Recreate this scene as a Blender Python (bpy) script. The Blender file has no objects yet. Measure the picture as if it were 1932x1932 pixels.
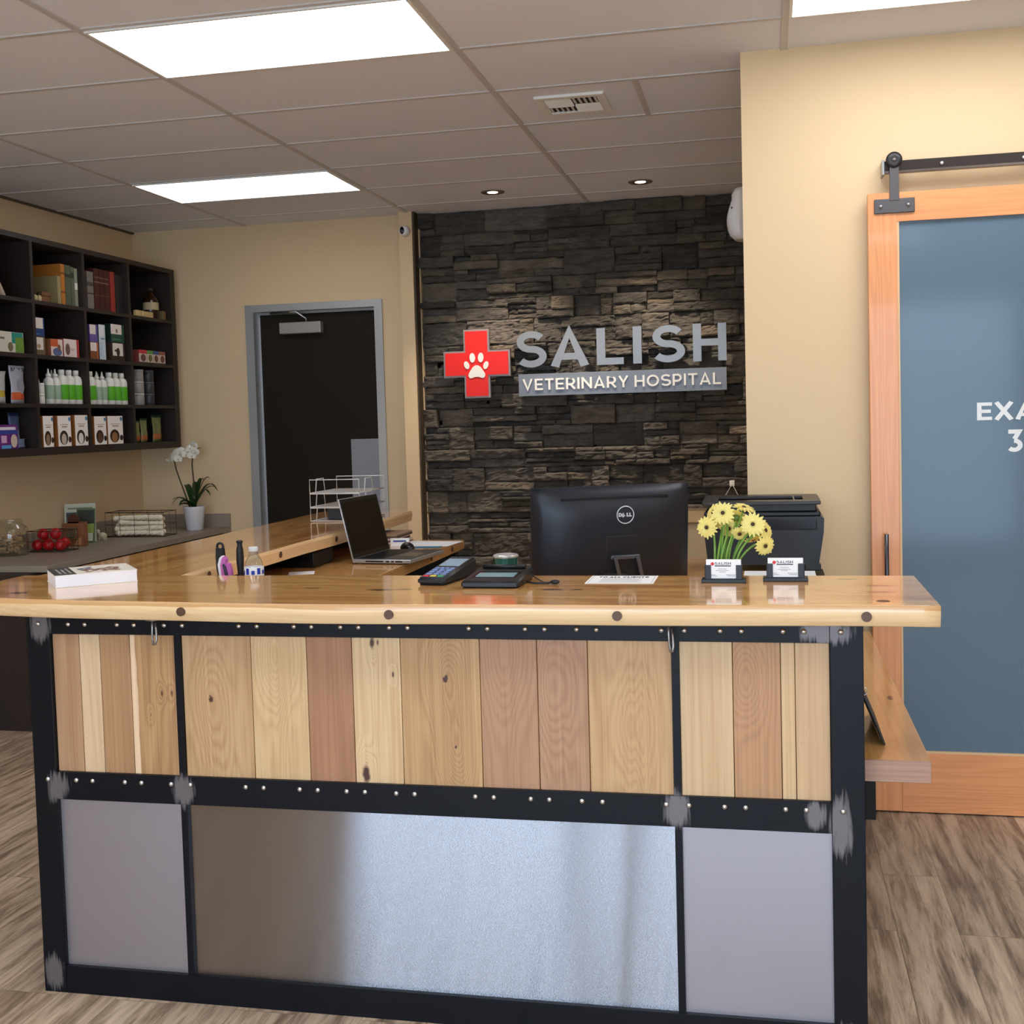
import bpy, bmesh, math, random
from mathutils import Vector, Matrix, noise
from math import pi, sin, cos, radians, sqrt, atan2
C = bpy.context.scene.collection
CEIL = 2.998

# ------------------------------------------------------------------ materials
def lin(c):
    return tuple(((v/255)/12.92 if v/255 <= .04045 else ((v/255+.055)/1.055)**2.4) for v in c) + (1,)
_mats = {}
def mat(name, rgb, rough=.5, metal=0, spec=.5, emit=None, es=0, trans=0, alpha=1, bump=0, bscale=200, var=0, vscale=5, coat=0, aniso=0, ior=1.45):
    if name in _mats: return _mats[name]
    m = bpy.data.materials.new(name); m.use_nodes = True
    nt = m.node_tree; b = nt.nodes['Principled BSDF']
    b.inputs['Base Color'].default_value = lin(rgb)
    b.inputs['Roughness'].default_value = rough
    b.inputs['Metallic'].default_value = metal
    b.inputs['Specular IOR Level'].default_value = spec
    b.inputs['IOR'].default_value = ior
    b.inputs['Transmission Weight'].default_value = trans
    b.inputs['Coat Weight'].default_value = coat
    b.inputs['Coat Roughness'].default_value = .05
    if emit:
        b.inputs['Emission Color'].default_value = lin(emit); b.inputs['Emission Strength'].default_value = es
    N = nt.nodes; L = nt.links
    tc = N.new('ShaderNodeTexCoord')
    nz = N.new('ShaderNodeTexNoise'); nz.inputs['Scale'].default_value = vscale; nz.inputs['Detail'].default_value = 3
    L.new(tc.outputs['Object'], nz.inputs['Vector'])
    hs = N.new('ShaderNodeHueSaturation'); hs.inputs['Color'].default_value = lin(rgb)
    mr = N.new('ShaderNodeMapRange'); v = max(var, .015)
    mr.inputs['To Min'].default_value = 1-v; mr.inputs['To Max'].default_value = 1+v
    L.new(nz.outputs['Fac'], mr.inputs['Value']); L.new(mr.outputs[0], hs.inputs['Value'])
    L.new(hs.outputs[0], b.inputs['Base Color'])
    if bump:
        n2 = N.new('ShaderNodeTexNoise'); n2.inputs['Scale'].default_value = bscale
        L.new(tc.outputs['Object'], n2.inputs['Vector'])
        bp = N.new('ShaderNodeBump'); bp.inputs['Strength'].default_value = bump; bp.inputs['Distance'].default_value = .002
        L.new(n2.outputs['Fac'], bp.inputs['Height']); L.new(bp.outputs[0], b.inputs['Normal'])
    _mats[name] = m
    return m

def math_node(N, L, op, a, b=None, clamp=False):
    n = N.new('ShaderNodeMath'); n.operation = op; n.use_clamp = clamp
    for i, v in enumerate((a, b)):
        if v is None: continue
        if isinstance(v, (int, float)): n.inputs[i].default_value = v
        else: L.new(v, n.inputs[i])
    return n.outputs[0]

def wood(name, light, dark, axis='z', rough=.45, coat=0, knots=(), seed=0, ring=26, across=5, cut=None, knotcol=(70, 35, 18), streak=.25, rc=.28):
    """Procedural timber: ring contours of a stretched noise field, fibre lines, knots that bend the rings."""
    if name in _mats: return _mats[name]
    m = bpy.data.materials.new(name); m.use_nodes = True
    nt = m.node_tree; N = nt.nodes; L = nt.links; b = N['Principled BSDF']
    b.inputs['Roughness'].default_value = rough; b.inputs['Coat Weight'].default_value = coat; b.inputs['Coat Roughness'].default_value = .06
    tc = N.new('ShaderNodeTexCoord'); sp = N.new('ShaderNodeSeparateXYZ'); L.new(tc.outputs['Object'], sp.inputs[0])
    s = {'x': (.34, across, across), 'y': (across, .34, across), 'z': (across, across, .34)}[axis]
    mp = N.new('ShaderNodeMapping'); mp.inputs['Scale'].default_value = s; mp.inputs['Location'].default_value = (seed*3.1, seed*1.7, seed*2.3)
    L.new(tc.outputs['Object'], mp.inputs[0])
    n1 = N.new('ShaderNodeTexNoise'); n1.inputs['Scale'].default_value = 1; n1.inputs['Detail'].default_value = 3; n1.inputs['Roughness'].default_value = .42; n1.inputs['Distortion'].default_value = .5
    L.new(mp.outputs[0], n1.inputs['Vector'])
    field = n1.outputs['Fac']; kd = None
    for (kx, ky, kz, kr, st, dk) in knots:
        vm = N.new('ShaderNodeVectorMath'); vm.operation = 'SUBTRACT'; vm.inputs[1].default_value = (kx, ky, kz)
        L.new(tc.outputs['Object'], vm.inputs[0])
        v2 = N.new('ShaderNodeVectorMath'); v2.operation = 'MULTIPLY'
        v2.inputs[1].default_value = {'x': (.4, 1, 1), 'y': (1, .4, 1), 'z': (1, 1, .4)}[axis]; L.new(vm.outputs[0], v2.inputs[0])
        ln = N.new('ShaderNodeVectorMath'); ln.operation = 'LENGTH'; L.new(v2.outputs[0], ln.inputs[0])
        d = math_node(N, L, 'DIVIDE', ln.outputs['Value'], kr)
        e = math_node(N, L, 'EXPONENT', math_node(N, L, 'MULTIPLY', math_node(N, L, 'MULTIPLY', d, d), -1.0))
        field = math_node(N, L, 'ADD', field, math_node(N, L, 'MULTIPLY', e, st))
        if dk:
            nn = N.new('ShaderNodeTexNoise'); nn.inputs['Scale'].default_value = 45; L.new(tc.outputs['Object'], nn.inputs['Vector'])
            dd = math_node(N, L, 'ADD', d, math_node(N, L, 'MULTIPLY', math_node(N, L, 'SUBTRACT', nn.outputs['Fac'], .5), .55))
            k = math_node(N, L, 'MULTIPLY', math_node(N, L, 'SUBTRACT', dk, dd), 2.0/dk, True)
            kd = k if kd is None else math_node(N, L, 'MAXIMUM', kd, k)
    rg = math_node(N, L, 'SINE', math_node(N, L, 'MULTIPLY', field, ring*2*pi/2))
    rg = math_node(N, L, 'MULTIPLY', math_node(N, L, 'ADD', rg, 1), .5)
    rg = math_node(N, L, 'POWER', rg, 1.6)
    s2 = {'x': (2.5, 210, 210), 'y': (210, 2.5, 210), 'z': (210, 210, 2.5)}[axis]
    m2 = N.new('ShaderNodeMapping'); m2.inputs['Scale'].default_value = s2; m2.inputs['Location'].default_value = (seed, seed*2, seed*.5)
    L.new(tc.outputs['Object'], m2.inputs[0])
    n2 = N.new('ShaderNodeTexNoise'); n2.inputs['Scale'].default_value = 1; n2.inputs['Detail'].default_value = 4; L.new(m2.outputs[0], n2.inputs['Vector'])
    s3 = {'x': (.5, 9, 9), 'y': (9, .5, 9), 'z': (9, 9, .5)}[axis]
    m3 = N.new('ShaderNodeMapping'); m3.inputs['Scale'].default_value = s3; m3.inputs['Location'].default_value = (seed*5, seed, seed*4)
    L.new(tc.outputs['Object'], m3.inputs[0])
    n3 = N.new('ShaderNodeTexNoise'); n3.inputs['Scale'].default_value = 1; n3.inputs['Detail'].default_value = 3; L.new(m3.outputs[0], n3.inputs['Vector'])
    f = math_node(N, L, 'ADD', math_node(N, L, 'MULTIPLY', rg, rc),
        math_node(N, L, 'ADD', math_node(N, L, 'MULTIPLY', math_node(N, L, 'SUBTRACT', n2.outputs['Fac'], .38), 1.1),
                  math_node(N, L, 'MULTIPLY', math_node(N, L, 'SUBTRACT', n3.outputs['Fac'], .45), streak*6)), True)
    mx = N.new('ShaderNodeMix'); mx.data_type = 'RGBA'; L.new(f, mx.inputs[0]); mx.inputs[6].default_value = lin(light); mx.inputs[7].default_value = lin(dark)
    col = mx.outputs[2]
    if kd is not None:
        m4 = N.new('ShaderNodeMix'); m4.data_type = 'RGBA'; L.new(kd, m4.inputs[0]); L.new(col, m4.inputs[6]); m4.inputs[7].default_value = lin(knotcol); col = m4.outputs[2]
    if cut:   # a band of pale sapwood: (axis, position, width, colour, sign)
        ax_, pos, wd, cc, sg = cut
        a = sp.outputs['XYZ'.index(ax_.upper())]
        nn = N.new('ShaderNodeTexNoise'); nn.inputs['Scale'].default_value = 3.0; nn.inputs['Detail'].default_value = 3; L.new(tc.outputs['Object'], nn.inputs['Vector'])
        a = math_node(N, L, 'ADD', a, math_node(N, L, 'MULTIPLY', math_node(N, L, 'SUBTRACT', nn.outputs['Fac'], .5), wd*3))
        k = math_node(N, L, 'MULTIPLY', math_node(N, L, 'SUBTRACT', a, pos), sg*5.0/wd, True)
        m5 = N.new('ShaderNodeMix'); m5.data_type = 'RGBA'; L.new(k, m5.inputs[0]); L.new(col, m5.inputs[6])
        m6 = N.new('ShaderNodeMix'); m6.data_type = 'RGBA'; L.new(math_node(N, L, 'MULTIPLY', f, .45), m6.inputs[0]); m6.inputs[6].default_value = lin(cc); m6.inputs[7].default_value = lin(dark)
        L.new(m6.outputs[2], m5.inputs[7]); col = m5.outputs[2]
    L.new(col, b.inputs['Base Color'])
    bp = N.new('ShaderNodeBump'); bp.inputs['Strength'].default_value = .08; bp.inputs['Distance'].default_value = .001
    L.new(n2.outputs['Fac'], bp.inputs['Height']); L.new(bp.outputs[0], b.inputs['Normal'])
    _mats[name] = m
    return m

# ------------------------------------------------------------------ mesh builder
class MB:
    def __init__(s): s.bm = bmesh.new(); s.mi = 0
    def _f(s, vs, smooth=False):
        try:
            f = s.bm.faces.new(vs); f.material_index = s.mi; f.smooth = smooth; return f
        except ValueError: return None
    def box(s, x0, x1, y0, y1, z0, z1, bev=0, seg=2):
        r = bmesh.ops.create_cube(s.bm, size=1)
        vs = r['verts']
        for v in vs:
            v.co = Vector(((x0+x1)/2+v.co.x*(x1-x0), (y0+y1)/2+v.co.y*(y1-y0), (z0+z1)/2+v.co.z*(z1-z0)))
        fs = set(f for v in vs for f in v.link_faces)
        for f in fs: f.material_index = s.mi
        if bev:
            es = list(set(e for v in vs for e in v.link_edges))
            r = bmesh.ops.bevel(s.bm, geom=es, offset=bev, segments=seg, affect='EDGES', profile=.5)
            for f in r['faces']: f.material_index = s.mi; f.smooth = True
            vs = list(set(v for f in r['faces'] for v in f.verts) | set(v for v in vs if v.is_valid))
        return vs
    def obox(s, c, size, M=None, bev=0, seg=2):
        """box centred on c, turned by the 3x3 matrix M"""
        vs = s.box(-size[0]/2, size[0]/2, -size[1]/2, size[1]/2, -size[2]/2, size[2]/2, bev, seg)
        for v in vs:
            v.co = (M @ v.co if M else v.co) + Vector(c)
        return vs
    def prism(s, poly, d, o=(0, 0, 0), u=(1, 0, 0), v=(0, 0, 1), n=(0, -1, 0), bev=0):
        o, u, v, n = map(Vector, (o, u, v, n))
        a = [s.bm.verts.new(o+u*p[0]+v*p[1]) for p in poly]
        b = [s.bm.verts.new(o+u*p[0]+v*p[1]+n*d) for p in poly]
        s._f(a); s._f(list(reversed(b)))
        k = len(poly)
        for i in range(k): s._f([a[i], b[i], b[(i+1) % k], a[(i+1) % k]])
        return a+b
    def ring(s, c, r, n, ax, ay):
        return [s.bm.verts.new(Vector(c)+ax*cos(2*pi*i/n)*r+ay*sin(2*pi*i/n)*r) for i in range(n)]
    def tube(s, pts, r, n=8, closed=False, caps=True, smooth=True):
        pts = [Vector(p) for p in pts]; k = len(pts)
        rad = r if isinstance(r, (list, tuple)) else [r]*k
        prev = None; rings = []
        for i in range(k):
            if closed: t = (pts[(i+1) % k]-pts[i-1])
            else: t = pts[min(i+1, k-1)]-pts[max(i-1, 0)]
            t.normalize()
            if prev is None:
                up = Vector((0, 0, 1)) if abs(t.z) < .9 else Vector((1, 0, 0))
                ax = t.cross(up).normalized()
            else: ax = (prev - t*prev.dot(t)).normalized()
            prev = ax; ay = t.cross(ax)
            rings.append(s.ring(pts[i], rad[i], n, ax, ay))
        m = k if closed else k-1
        for i in range(m):
            A, B = rings[i], rings[(i+1) % k]
            for j in range(n): s._f([A[j], A[(j+1) % n], B[(j+1) % n], B[j]], smooth)
        if caps and not closed: s._f(list(reversed(rings[0]))); s._f(rings[-1])
        return [v for q in rings for v in q]
    def lathe(s, prof, c=(0, 0, 0), n=24, ax=None, smooth=True, sx=1, sy=1):
        """prof: (radius, height) pairs from bottom to top"""
        c = Vector(c); M = ax or Matrix.Identity(3); rs = []
        for (r, h) in prof:
            rs.append([s.bm.verts.new(c+M@Vector((cos(2*pi*i/n)*max(r, 1e-5)*sx, sin(2*pi*i/n)*max(r, 1e-5)*sy, h))) for i in range(n)])
        for A, B in zip(rs, rs[1:]):
            for j in range(n): s._f([A[j], A[(j+1) % n], B[(j+1) % n], B[j]], smooth)
        s._f(list(reversed(rs[0]))); s._f(rs[-1])
        return [v for q in rs for v in q]
    def ball(s, c, r, n=12, sx=1, sy=1, sz=1):
        c = Vector(c)
        ret = bmesh.ops.create_uvsphere(s.bm, u_segments=n, v_segments=max(6, n*2//3), radius=r)
        for v in ret['verts']:
            v.co = Vector((v.co.x*sx, v.co.y*sy, v.co.z*sz))+c
            for f in v.link_faces: f.smooth = True; f.material_index = s.mi
        return ret['verts']
    def quad(s, a, b, c, d, smooth=False): return s._f([s.bm.verts.new(Vector(p)) for p in (a, b, c, d)], smooth)
    def build(s, name, mats, parent=None, loc=None, **props):
        bmesh.ops.recalc_face_normals(s.bm, faces=s.bm.faces[:])
        me = bpy.data.meshes.new(name)
        if loc is None: loc = Vector((0, 0, 0))
        loc = Vector(loc)
        for v in s.bm.verts: v.co -= loc
        s.bm.to_mesh(me); s.bm.free()
        if not isinstance(mats, (list, tuple)): mats = [mats]
        for m in mats: me.materials.append(m)
        o = bpy.data.objects.new(name, me); C.objects.link(o)
        if parent: o.parent = parent
        else: o.location = loc
        for k, v in props.items(): o[k] = v
        return o

def thing(name, label, cat, loc=(0, 0, 0), rz=0, group=None):
    o = bpy.data.objects.new(name, None); o.empty_display_size = .05; C.objects.link(o)
    o.location = loc; o.rotation_euler = (0, 0, rz); o['label'] = label; o['category'] = cat
    if group: o['group'] = group
    return o
def tag(o, label, cat, group=None):
    o['label'] = label; o['category'] = cat
    if group: o['group'] = group
    return o
def struct(mb, name, mats, **k):
    o = mb.build(name, mats); o['kind'] = 'structure'
    for a, v in k.items(): o[a] = v
    return o
def dup(root, loc=None, rz=None, label=None, group=None, keep=None):
    r = root.copy(); C.objects.link(r)
    if loc is not None: r.location = loc
    if rz is not None: r.rotation_euler = (0, 0, rz)
    if label: r['label'] = label
    if group: r['group'] = group
    for ch in list(root.children):
        c = ch.copy(); C.objects.link(c); c.parent = r
        for g in ch.children:
            d = g.copy(); C.objects.link(d); d.parent = c
    return r
def part(mb, name, mats, parent):
    """mesh laid out in world coordinates, hung on a thing that is only translated"""
    for v in mb.bm.verts: v.co -= parent.location if parent.parent is None else (parent.parent.location+parent.location)
    return mb.build(name, mats, parent)

# ------------------------------------------------------------------ lettering: drawn strokes
def arc(cx, cy, rx, ry, a0, a1, n=14): return [(cx+rx*cos(radians(a0+(a1-a0)*i/n)), cy+ry*sin(radians(a0+(a1-a0)*i/n))) for i in range(n+1)]
def glyph(ch, t):
    h = t/2; T = 1-h
    g = {
     'A': (.80, [[(h*.9, 0), (.40, 1-h*.6), (.80-h*.9, 0)], [(.2, .27), (.6, .27)]]),
     'B': (.66, [[(h, 0), (h, 1)], [(h, T), (.38, T)]+arc(.36, .75, .2, .25-h, 90, -90)+[(h, .5)], [(h, .5), (.38, .5)]+arc(.38, .25+h/2, .22, .25-h/2, 90, -90)+[(h, h)]]),
     'C': (.76, [arc(.43, .5, .43-h, .5-h, 48, 312, 22)]),
     'D': (.76, [[(h, 0), (h, 1)], [(h, T)]+arc(.32, .5, .44-h, .5-h, 90, -90, 18)+[(h, h)]]),
     'E': (.62, [[(h, 0), (h, 1)], [(h, T), (.62, T)], [(h, .5), (.57, .5)], [(h, h), (.62, h)]]),
     'F': (.6, [[(h, 0), (h, 1)], [(h, T), (.6, T)], [(h, .48), (.55, .48)]]),
     'H': (.74, [[(h, 0), (h, 1)], [(.74-h, 0), (.74-h, 1)], [(h, .5), (.74-h, .5)]]),
     'I': (t, [[(h, 0), (h, 1)]]),
     'L': (.58, [[(h, 1), (h, 0)], [(h, h), (.58, h)]]),
     'M': (.88, [[(h, 0), (h, 1)], [(h, T+h*.4), (.44, .25), (.88-h, T+h*.4)], [(.88-h, 0), (.88-h, 1)]]),
     'N': (.78, [[(h, 0), (h, 1)], [(h, T), (.78-h, h)], [(.78-h, 0), (.78-h, 1)]]),
     'O': (.9, [arc(.45, .5, .45-h, .5-h, 0, 360, 32)]),
     'P': (.66, [[(h, 0), (h, 1)], [(h, T), (.36, T)]+arc(.36, .66, .3-h, .34-h, 90, -90)+[(h, .32+h)]]),
     'Q': (.9, [arc(.45, .5, .45-h, .5-h, 0, 360, 32), [(.5, .3), (.85, -.02)]]),
     'R': (.7, [[(h, 0), (h, 1)], [(h, T), (.38, T)]+arc(.36, .67, .32-h, .33-h, 90, -90)+[(h, .34+h)], [(.38, .36), (.66, 0)]]),
     'S': (.68, [arc(.35, .735-h*.35, .30-h*.2, .265-h*.65, 28, 262, 16)+arc(.34, .265+h*.35, .32-h*.2, .265-h*.65, 82, -150, 16)]),
     'T': (.66, [[(.33, 0), (.33, 1)], [(0, T), (.66, T)]]),
     'U': (.74, [[(h, 1), (h, .37)]+arc(.37, .37, .37-h, .37-h, 180, 360)+[(.74-h, 1)]]),
     'V': (.78, [[(h*.9, 1), (.39, h*.6), (.78-h*.9, 1)]]),
     'X': (.74, [[(h*.8, 0), (.74-h*.8, 1)], [(h*.8, 1), (.74-h*.8, 0)]]),
     'Y': (.74, [[(.37, 0), (.37, .42)], [(h*.8, 1), (.37, .42), (.74-h*.8, 1)]]),
     '3': (.66, [[(.08, T), (.5, T), (.32, .57)], arc(.31, .29, .33-h, .30-h, 92, -140, 16)]),
     ' ': (.3, []), '.': (.2, [[(h, 0), (h, t)]]),
    }
    return g[ch]
def stroke_poly(pts, t):
    """left/right offset rows with mitres"""
    P = [Vector(p) for p in pts]; closed = (P[0]-P[-1]).length < 1e-4
    if closed: P = P[:-1]
    n = len(P); Lr, Rr = [], []
    for i in range(n):
        a = P[i]-P[i-1] if (i > 0 or closed) else None
        b = P[(i+1) % n]-P[i] if (i < n-1 or closed) else None
        a = a.normalized() if a is not None else b.normalized(); b = b.normalized() if b is not None else a
        d = (a+b).normalized(); nn = Vector((-d.y, d.x)); k = min(1/max(nn.dot(Vector((-a.y, a.x))), .3), 1.9)
        Lr.append(P[i]+nn*t/2*k); Rr.append(P[i]-nn*t/2*k)
    return Lr, Rr, closed
def write(mb, text, o, width=None, h=.1, t=.2, d0=.01, u=(1, 0, 0), v=(0, 0, 1), gap=.16, sx=1, ws=1):
    """extruded strokes; o = lower left corner, raised along u x v"""
    o, u, v = Vector(o), Vector(u), Vector(v); n = u.cross(v).normalized()
    x = 0; items = []
    for ch in text:
        w, st = glyph(ch, t); items.append((x, st)); x += w+(gap if ch != ' ' else 0)
    tot = (x-gap)*h; k = (width/tot) if width else sx
    for x0, st in items:
        for q_, pl in enumerate(st):
            Lr, Rr, cl = stroke_poly(pl, t); d = d0*(1+.04*q_)
            m = len(Lr)
            def W(p, z): return mb.bm.verts.new(o+u*((x0+p.x)*h*k)+v*(p.y*h)+n*z)
            A = [(W(l, 0), W(r, 0), W(r, d), W(l, d)) for l, r in zip(Lr, Rr)]
            for i in range(m if cl else m-1):
                a, b = A[i], A[(i+1) % m]
                for j in range(4): mb._f([a[j], a[(j+1) % 4], b[(j+1) % 4], b[j]])
            if not cl: mb._f(list(A[0])); mb._f(list(reversed(A[-1])))

# ------------------------------------------------------------------ shared materials
WALL = mat('beige_wall_paint', (223, 197, 156), .75, bump=.15, bscale=350, var=.02, vscale=2)
CEILM = mat('ceiling_tile', (228, 230, 238), .9, bump=.35, bscale=180, var=.03, vscale=30)
TBAR = mat('ceiling_grid_metal', (200, 196, 194), .5)
WHITE = mat('white_plastic', (232, 232, 228), .35)
PAPER = mat('white_paper', (238, 238, 236), .6)
BLACKP = mat('black_plastic', (16, 17, 19), .42)
BLACKG = mat('black_gloss_plastic', (10, 11, 13), .2)
CHROME = mat('polished_zinc', (200, 202, 205), .18, 1)
STEELL = mat('satin_aluminium', (170, 170, 168), .35, 1)
ALUF = mat('silver_door_frame', (178, 180, 180), .4, .55)
WIREM = mat('dark_wire', (60, 46, 34), .5, .6)
GREEN = mat('leaf_green', (34, 62, 24), .45)
DKBROWN = mat('espresso_laminate', (44, 34, 29), .5, var=.12, vscale=9)

# ------------------------------------------------------------------ room shell
XL, YB, XR, YF = -4.452, 7.83, 2.6, -2.4
# floor
def floor_mat():
    m = bpy.data.materials.new('weathered_plank_vinyl'); m.use_nodes = True; nt = m.node_tree; N = nt.nodes; L = nt.links; b = N['Principled BSDF']
    tc = N.new('ShaderNodeTexCoord')
    mp = N.new('ShaderNodeMapping'); mp.inputs['Rotation'].default_value = (0, 0, pi/2); L.new(tc.outputs['Object'], mp.inputs[0])
    br = N.new('ShaderNodeTexBrick'); br.inputs['Scale'].default_value = 1; br.inputs['Brick Width'].default_value = 1.22; br.inputs['Row Height'].default_value = .18
    br.inputs['Mortar Size'].default_value = .0012; br.inputs['Mortar Smooth'].default_value = .2; br.offset = .37
    br.inputs['Color1'].default_value = (.0, .0, .0, 1); br.inputs['Color2'].default_value = (1, 1, 1, 1); br.inputs['Mortar'].default_value = (.5, .5, .5, 1)
    L.new(mp.outputs[0], br.inputs['Vector'])
    # per-plank offset of the grain
    ad = N.new('ShaderNodeVectorMath'); ad.operation = 'MULTIPLY_ADD'; L.new(br.outputs['Color'], ad.inputs[0]); ad.inputs[1].default_value = (7, 5, 3); 
    s1 = N.new('ShaderNodeMapping'); s1.inputs['Scale'].default_value = (22, 1.9, 4); s1.inputs['Rotation'].default_value = (0, 0, radians(1)); L.new(tc.outputs['Object'], s1.inputs[0]); L.new(s1.outputs[0], ad.inputs[2])
    n1 = N.new('ShaderNodeTexNoise'); n1.inputs['Scale'].default_value = 1; n1.inputs['Detail'].default_value = 8; n1.inputs['Roughness'].default_value = .68; n1.inputs['Distortion'].default_value = .35; L.new(ad.outputs[0], n1.inputs['Vector'])
    r = N.new('ShaderNodeValToRGB'); e = r.color_ramp.elements
    e[0].position = .30; e[0].color = lin((78, 64, 51)); e[1].position = .72; e[1].color = lin((228, 204, 176))
    k = e.new(.43); k.color = lin((150, 127, 104)); k = e.new(.53); k.color = lin((192, 168, 142))
    L.new(n1.outputs['Fac'], r.inputs[0])
    s2 = N.new('ShaderNodeMapping'); s2.inputs['Scale'].default_value = (80, 5, 4); s2.inputs['Rotation'].default_value = (0, 0, radians(1)); L.new(tc.outputs['Object'], s2.inputs[0])
    n2 = N.new('ShaderNodeTexNoise'); n2.inputs['Scale'].default_value = 1; n2.inputs['Detail'].default_value = 4; L.new(s2.outputs[0], n2.inputs['Vector'])
    cr = math_node(N, L, 'MULTIPLY', math_node(N, L, 'SUBTRACT', n2.outputs['Fac'], .6), 6, True)
    mx = N.new('ShaderNodeMix'); mx.data_type = 'RGBA'; L.new(math_node(N, L, 'MULTIPLY', cr, .6), mx.inputs[0]); L.new(r.outputs[0], mx.inputs[6]); mx.inputs[7].default_value = lin((52, 40, 34))
    hs = N.new('ShaderNodeHueSaturation'); L.new(mx.outputs[2], hs.inputs['Color'])
    sb = N.new('ShaderNodeSeparateColor'); L.new(br.outputs['Color'], sb.inputs[0])
    mr = N.new('ShaderNodeMapRange'); mr.inputs['To Min'].default_value = .84; mr.inputs['To Max'].default_value = 1.12; L.new(sb.outputs[0], mr.inputs['Value']); L.new(mr.outputs[0], hs.inputs['Value'])
    m7 = N.new('ShaderNodeMix'); m7.data_type = 'RGBA'; L.new(math_node(N, L, 'MULTIPLY', br.outputs['Fac'], .6), m7.inputs[0]); L.new(hs.outputs[0], m7.inputs[6]); m7.inputs[7].default_value = lin((40, 32, 27))
    L.new(m7.outputs[2], b.inputs['Base Color']); b.inputs['Roughness'].default_value = .42
    bp = N.new('ShaderNodeBump'); bp.inputs['Strength'].default_value = .25; bp.inputs['Distance'].default_value = .002; L.new(n1.outputs['Fac'], bp.inputs['Height']); L.new(bp.outputs[0], b.inputs['Normal'])
    return m
FLOORM = floor_mat()
m = MB(); m.box(XL-.1, XR+.1, YF-.1, 8.1, -.1, 0); struct(m, 'floor', FLOORM)
m = MB(); m.box(XL-.1, XR+.1, YF-.1, 8.1, CEIL, CEIL+.1); struct(m, 'ceiling', CEILM)
# suspended grid, one run per bar
GX, GY = -2.353, 3.84
m = MB()
for i in range(-1, 5):
    x = GX+1.22*i
    if XL < x < XR: m.box(x-.0125, x+.0125, YF+.001, YB-.001, CEIL-.006, CEIL+.001)
for k in range(-10, 7):
    y = GY+.61*k
    m.box(XL+.001, XR-.001, y-.0115, y+.0115, CEIL-.005, CEIL+.001)
m.box(-.5345, -.5115, GY+.61*2, GY+.61*3, CEIL-.0055, CEIL+.001)
struct(m, 'trim_1', TBAR)
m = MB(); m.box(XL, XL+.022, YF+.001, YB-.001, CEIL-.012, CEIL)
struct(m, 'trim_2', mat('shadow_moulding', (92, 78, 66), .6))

m = MB(); m.box(XL-.1, XL, YF-.1, 8.1, 0, CEIL); struct(m, 'wall_left', WALL)
m = MB(); m.box(XR, XR+.1, YF-.1, 4.95, 0, CEIL); struct(m, 'wall_right', WALL)
# far wall with the doorway
m = MB()
m.box(XL, -3.592, YB, YB+.12, 0, CEIL); m.box(-3.592, -2.579, YB, YB+.12, 2.435, CEIL); m.box(-2.579, -2.30, YB, YB+.12, 0, CEIL); m.box(-2.30, -.081, YB+.06, YB+.12, 0, CEIL)
struct(m, 'wall_back', WALL)
m = MB(); m.box(-2.411, -2.318, 7.72, YB, 0, CEIL); struct(m, 'wall_pillar', WALL)
m = MB(); m.box(-2.318, -2.306, 7.735, YB+.06, 0, CEIL); struct(m, 'trim_3', mat('brown_edge_strip', (70, 58, 44), .6))
m = MB()
m.box(-.081, XR, 4.83, 4.95, 0, CEIL); m.box(-.081, .03, 4.95, 7.95, 0, CEIL)
struct(m, 'wall_exam', WALL)
# front wall (behind the photographer) with shop windows
m = MB()
WX = [(-3.0, -1.12), (-1.04, .80), (.88, 2.35)]
m.box(XL, XR, YF-.12, YF, 2.62, CEIL); m.box(XL, XR, YF-.12, YF, 0, .25)
m.box(XL, WX[0][0], YF-.12, YF, .25, 2.62); m.box(WX[2][1], XR, YF-.12, YF, .25, 2.62)
struct(m, 'wall_front', WALL)
FR = mat('dark_window_frame', (58, 56, 54), .4, .3)
glass = bpy.data.materials.new('window_glass'); glass.use_nodes = True
N = glass.node_tree.nodes; L = glass.node_tree.links
for n in list(N):
    if n.type == 'BSDF_PRINCIPLED': N.remove(n)
tr = N.new('ShaderNodeBsdfTransparent'); gl = N.new('ShaderNodeBsdfGlossy'); gl.inputs['Roughness'].default_value = .02
fr = N.new('ShaderNodeFresnel'); fr.inputs[0].default_value = 1.45; ms = N.new('ShaderNodeMixShader')
L.new(fr.outputs[0], ms.inputs[0]); L.new(tr.outputs[0], ms.inputs[1]); L.new(gl.outputs[0], ms.inputs[2]); L.new(ms.outputs[0], N['Material Output'].inputs[0])
for i, (a, b) in enumerate(WX):
    m = MB()
    m.box(a, a+.04, YF-.09, YF-.02, .25, 2.62); m.box(b-.04, b, YF-.09, YF-.02, .25, 2.62)
    m.box(a, b, YF-.09, YF-.02, .25, .29); m.box(a, b, YF-.09, YF-.02, 2.58, 2.62)
    if i < 2: m.box(b, WX[i+1][0], YF-.12, YF, .25, 2.62)
    w = struct(m, 'window_%d' % (i+1), FR)
    m = MB(); m.quad((a+.04, YF-.055, .29), (b-.04, YF-.055, .29), (b-.04, YF-.055, 2.58), (a+.04, YF-.055, 2.58)); m.build('pane', glass, w)
m = MB(); m.box(-20, 20, -30, YF-.13, -.2, -.02); struct(m, 'ground', mat('pavement', (196, 196, 194), .9, var=.1))

# baseboards
BB = mat('dark_baseboard', (34, 30, 29), .5)
m = MB(); m.box(.03, .39, 4.815, 4.83, 0, .1); m.box(1.55, XR, 4.815, 4.83, 0, .1); struct(m, 'baseboard_exam', BB)
m = MB(); m.box(XL, XL+.012, YF, 5.5, 0, .1); struct(m, 'baseboard_left', BB)

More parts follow.
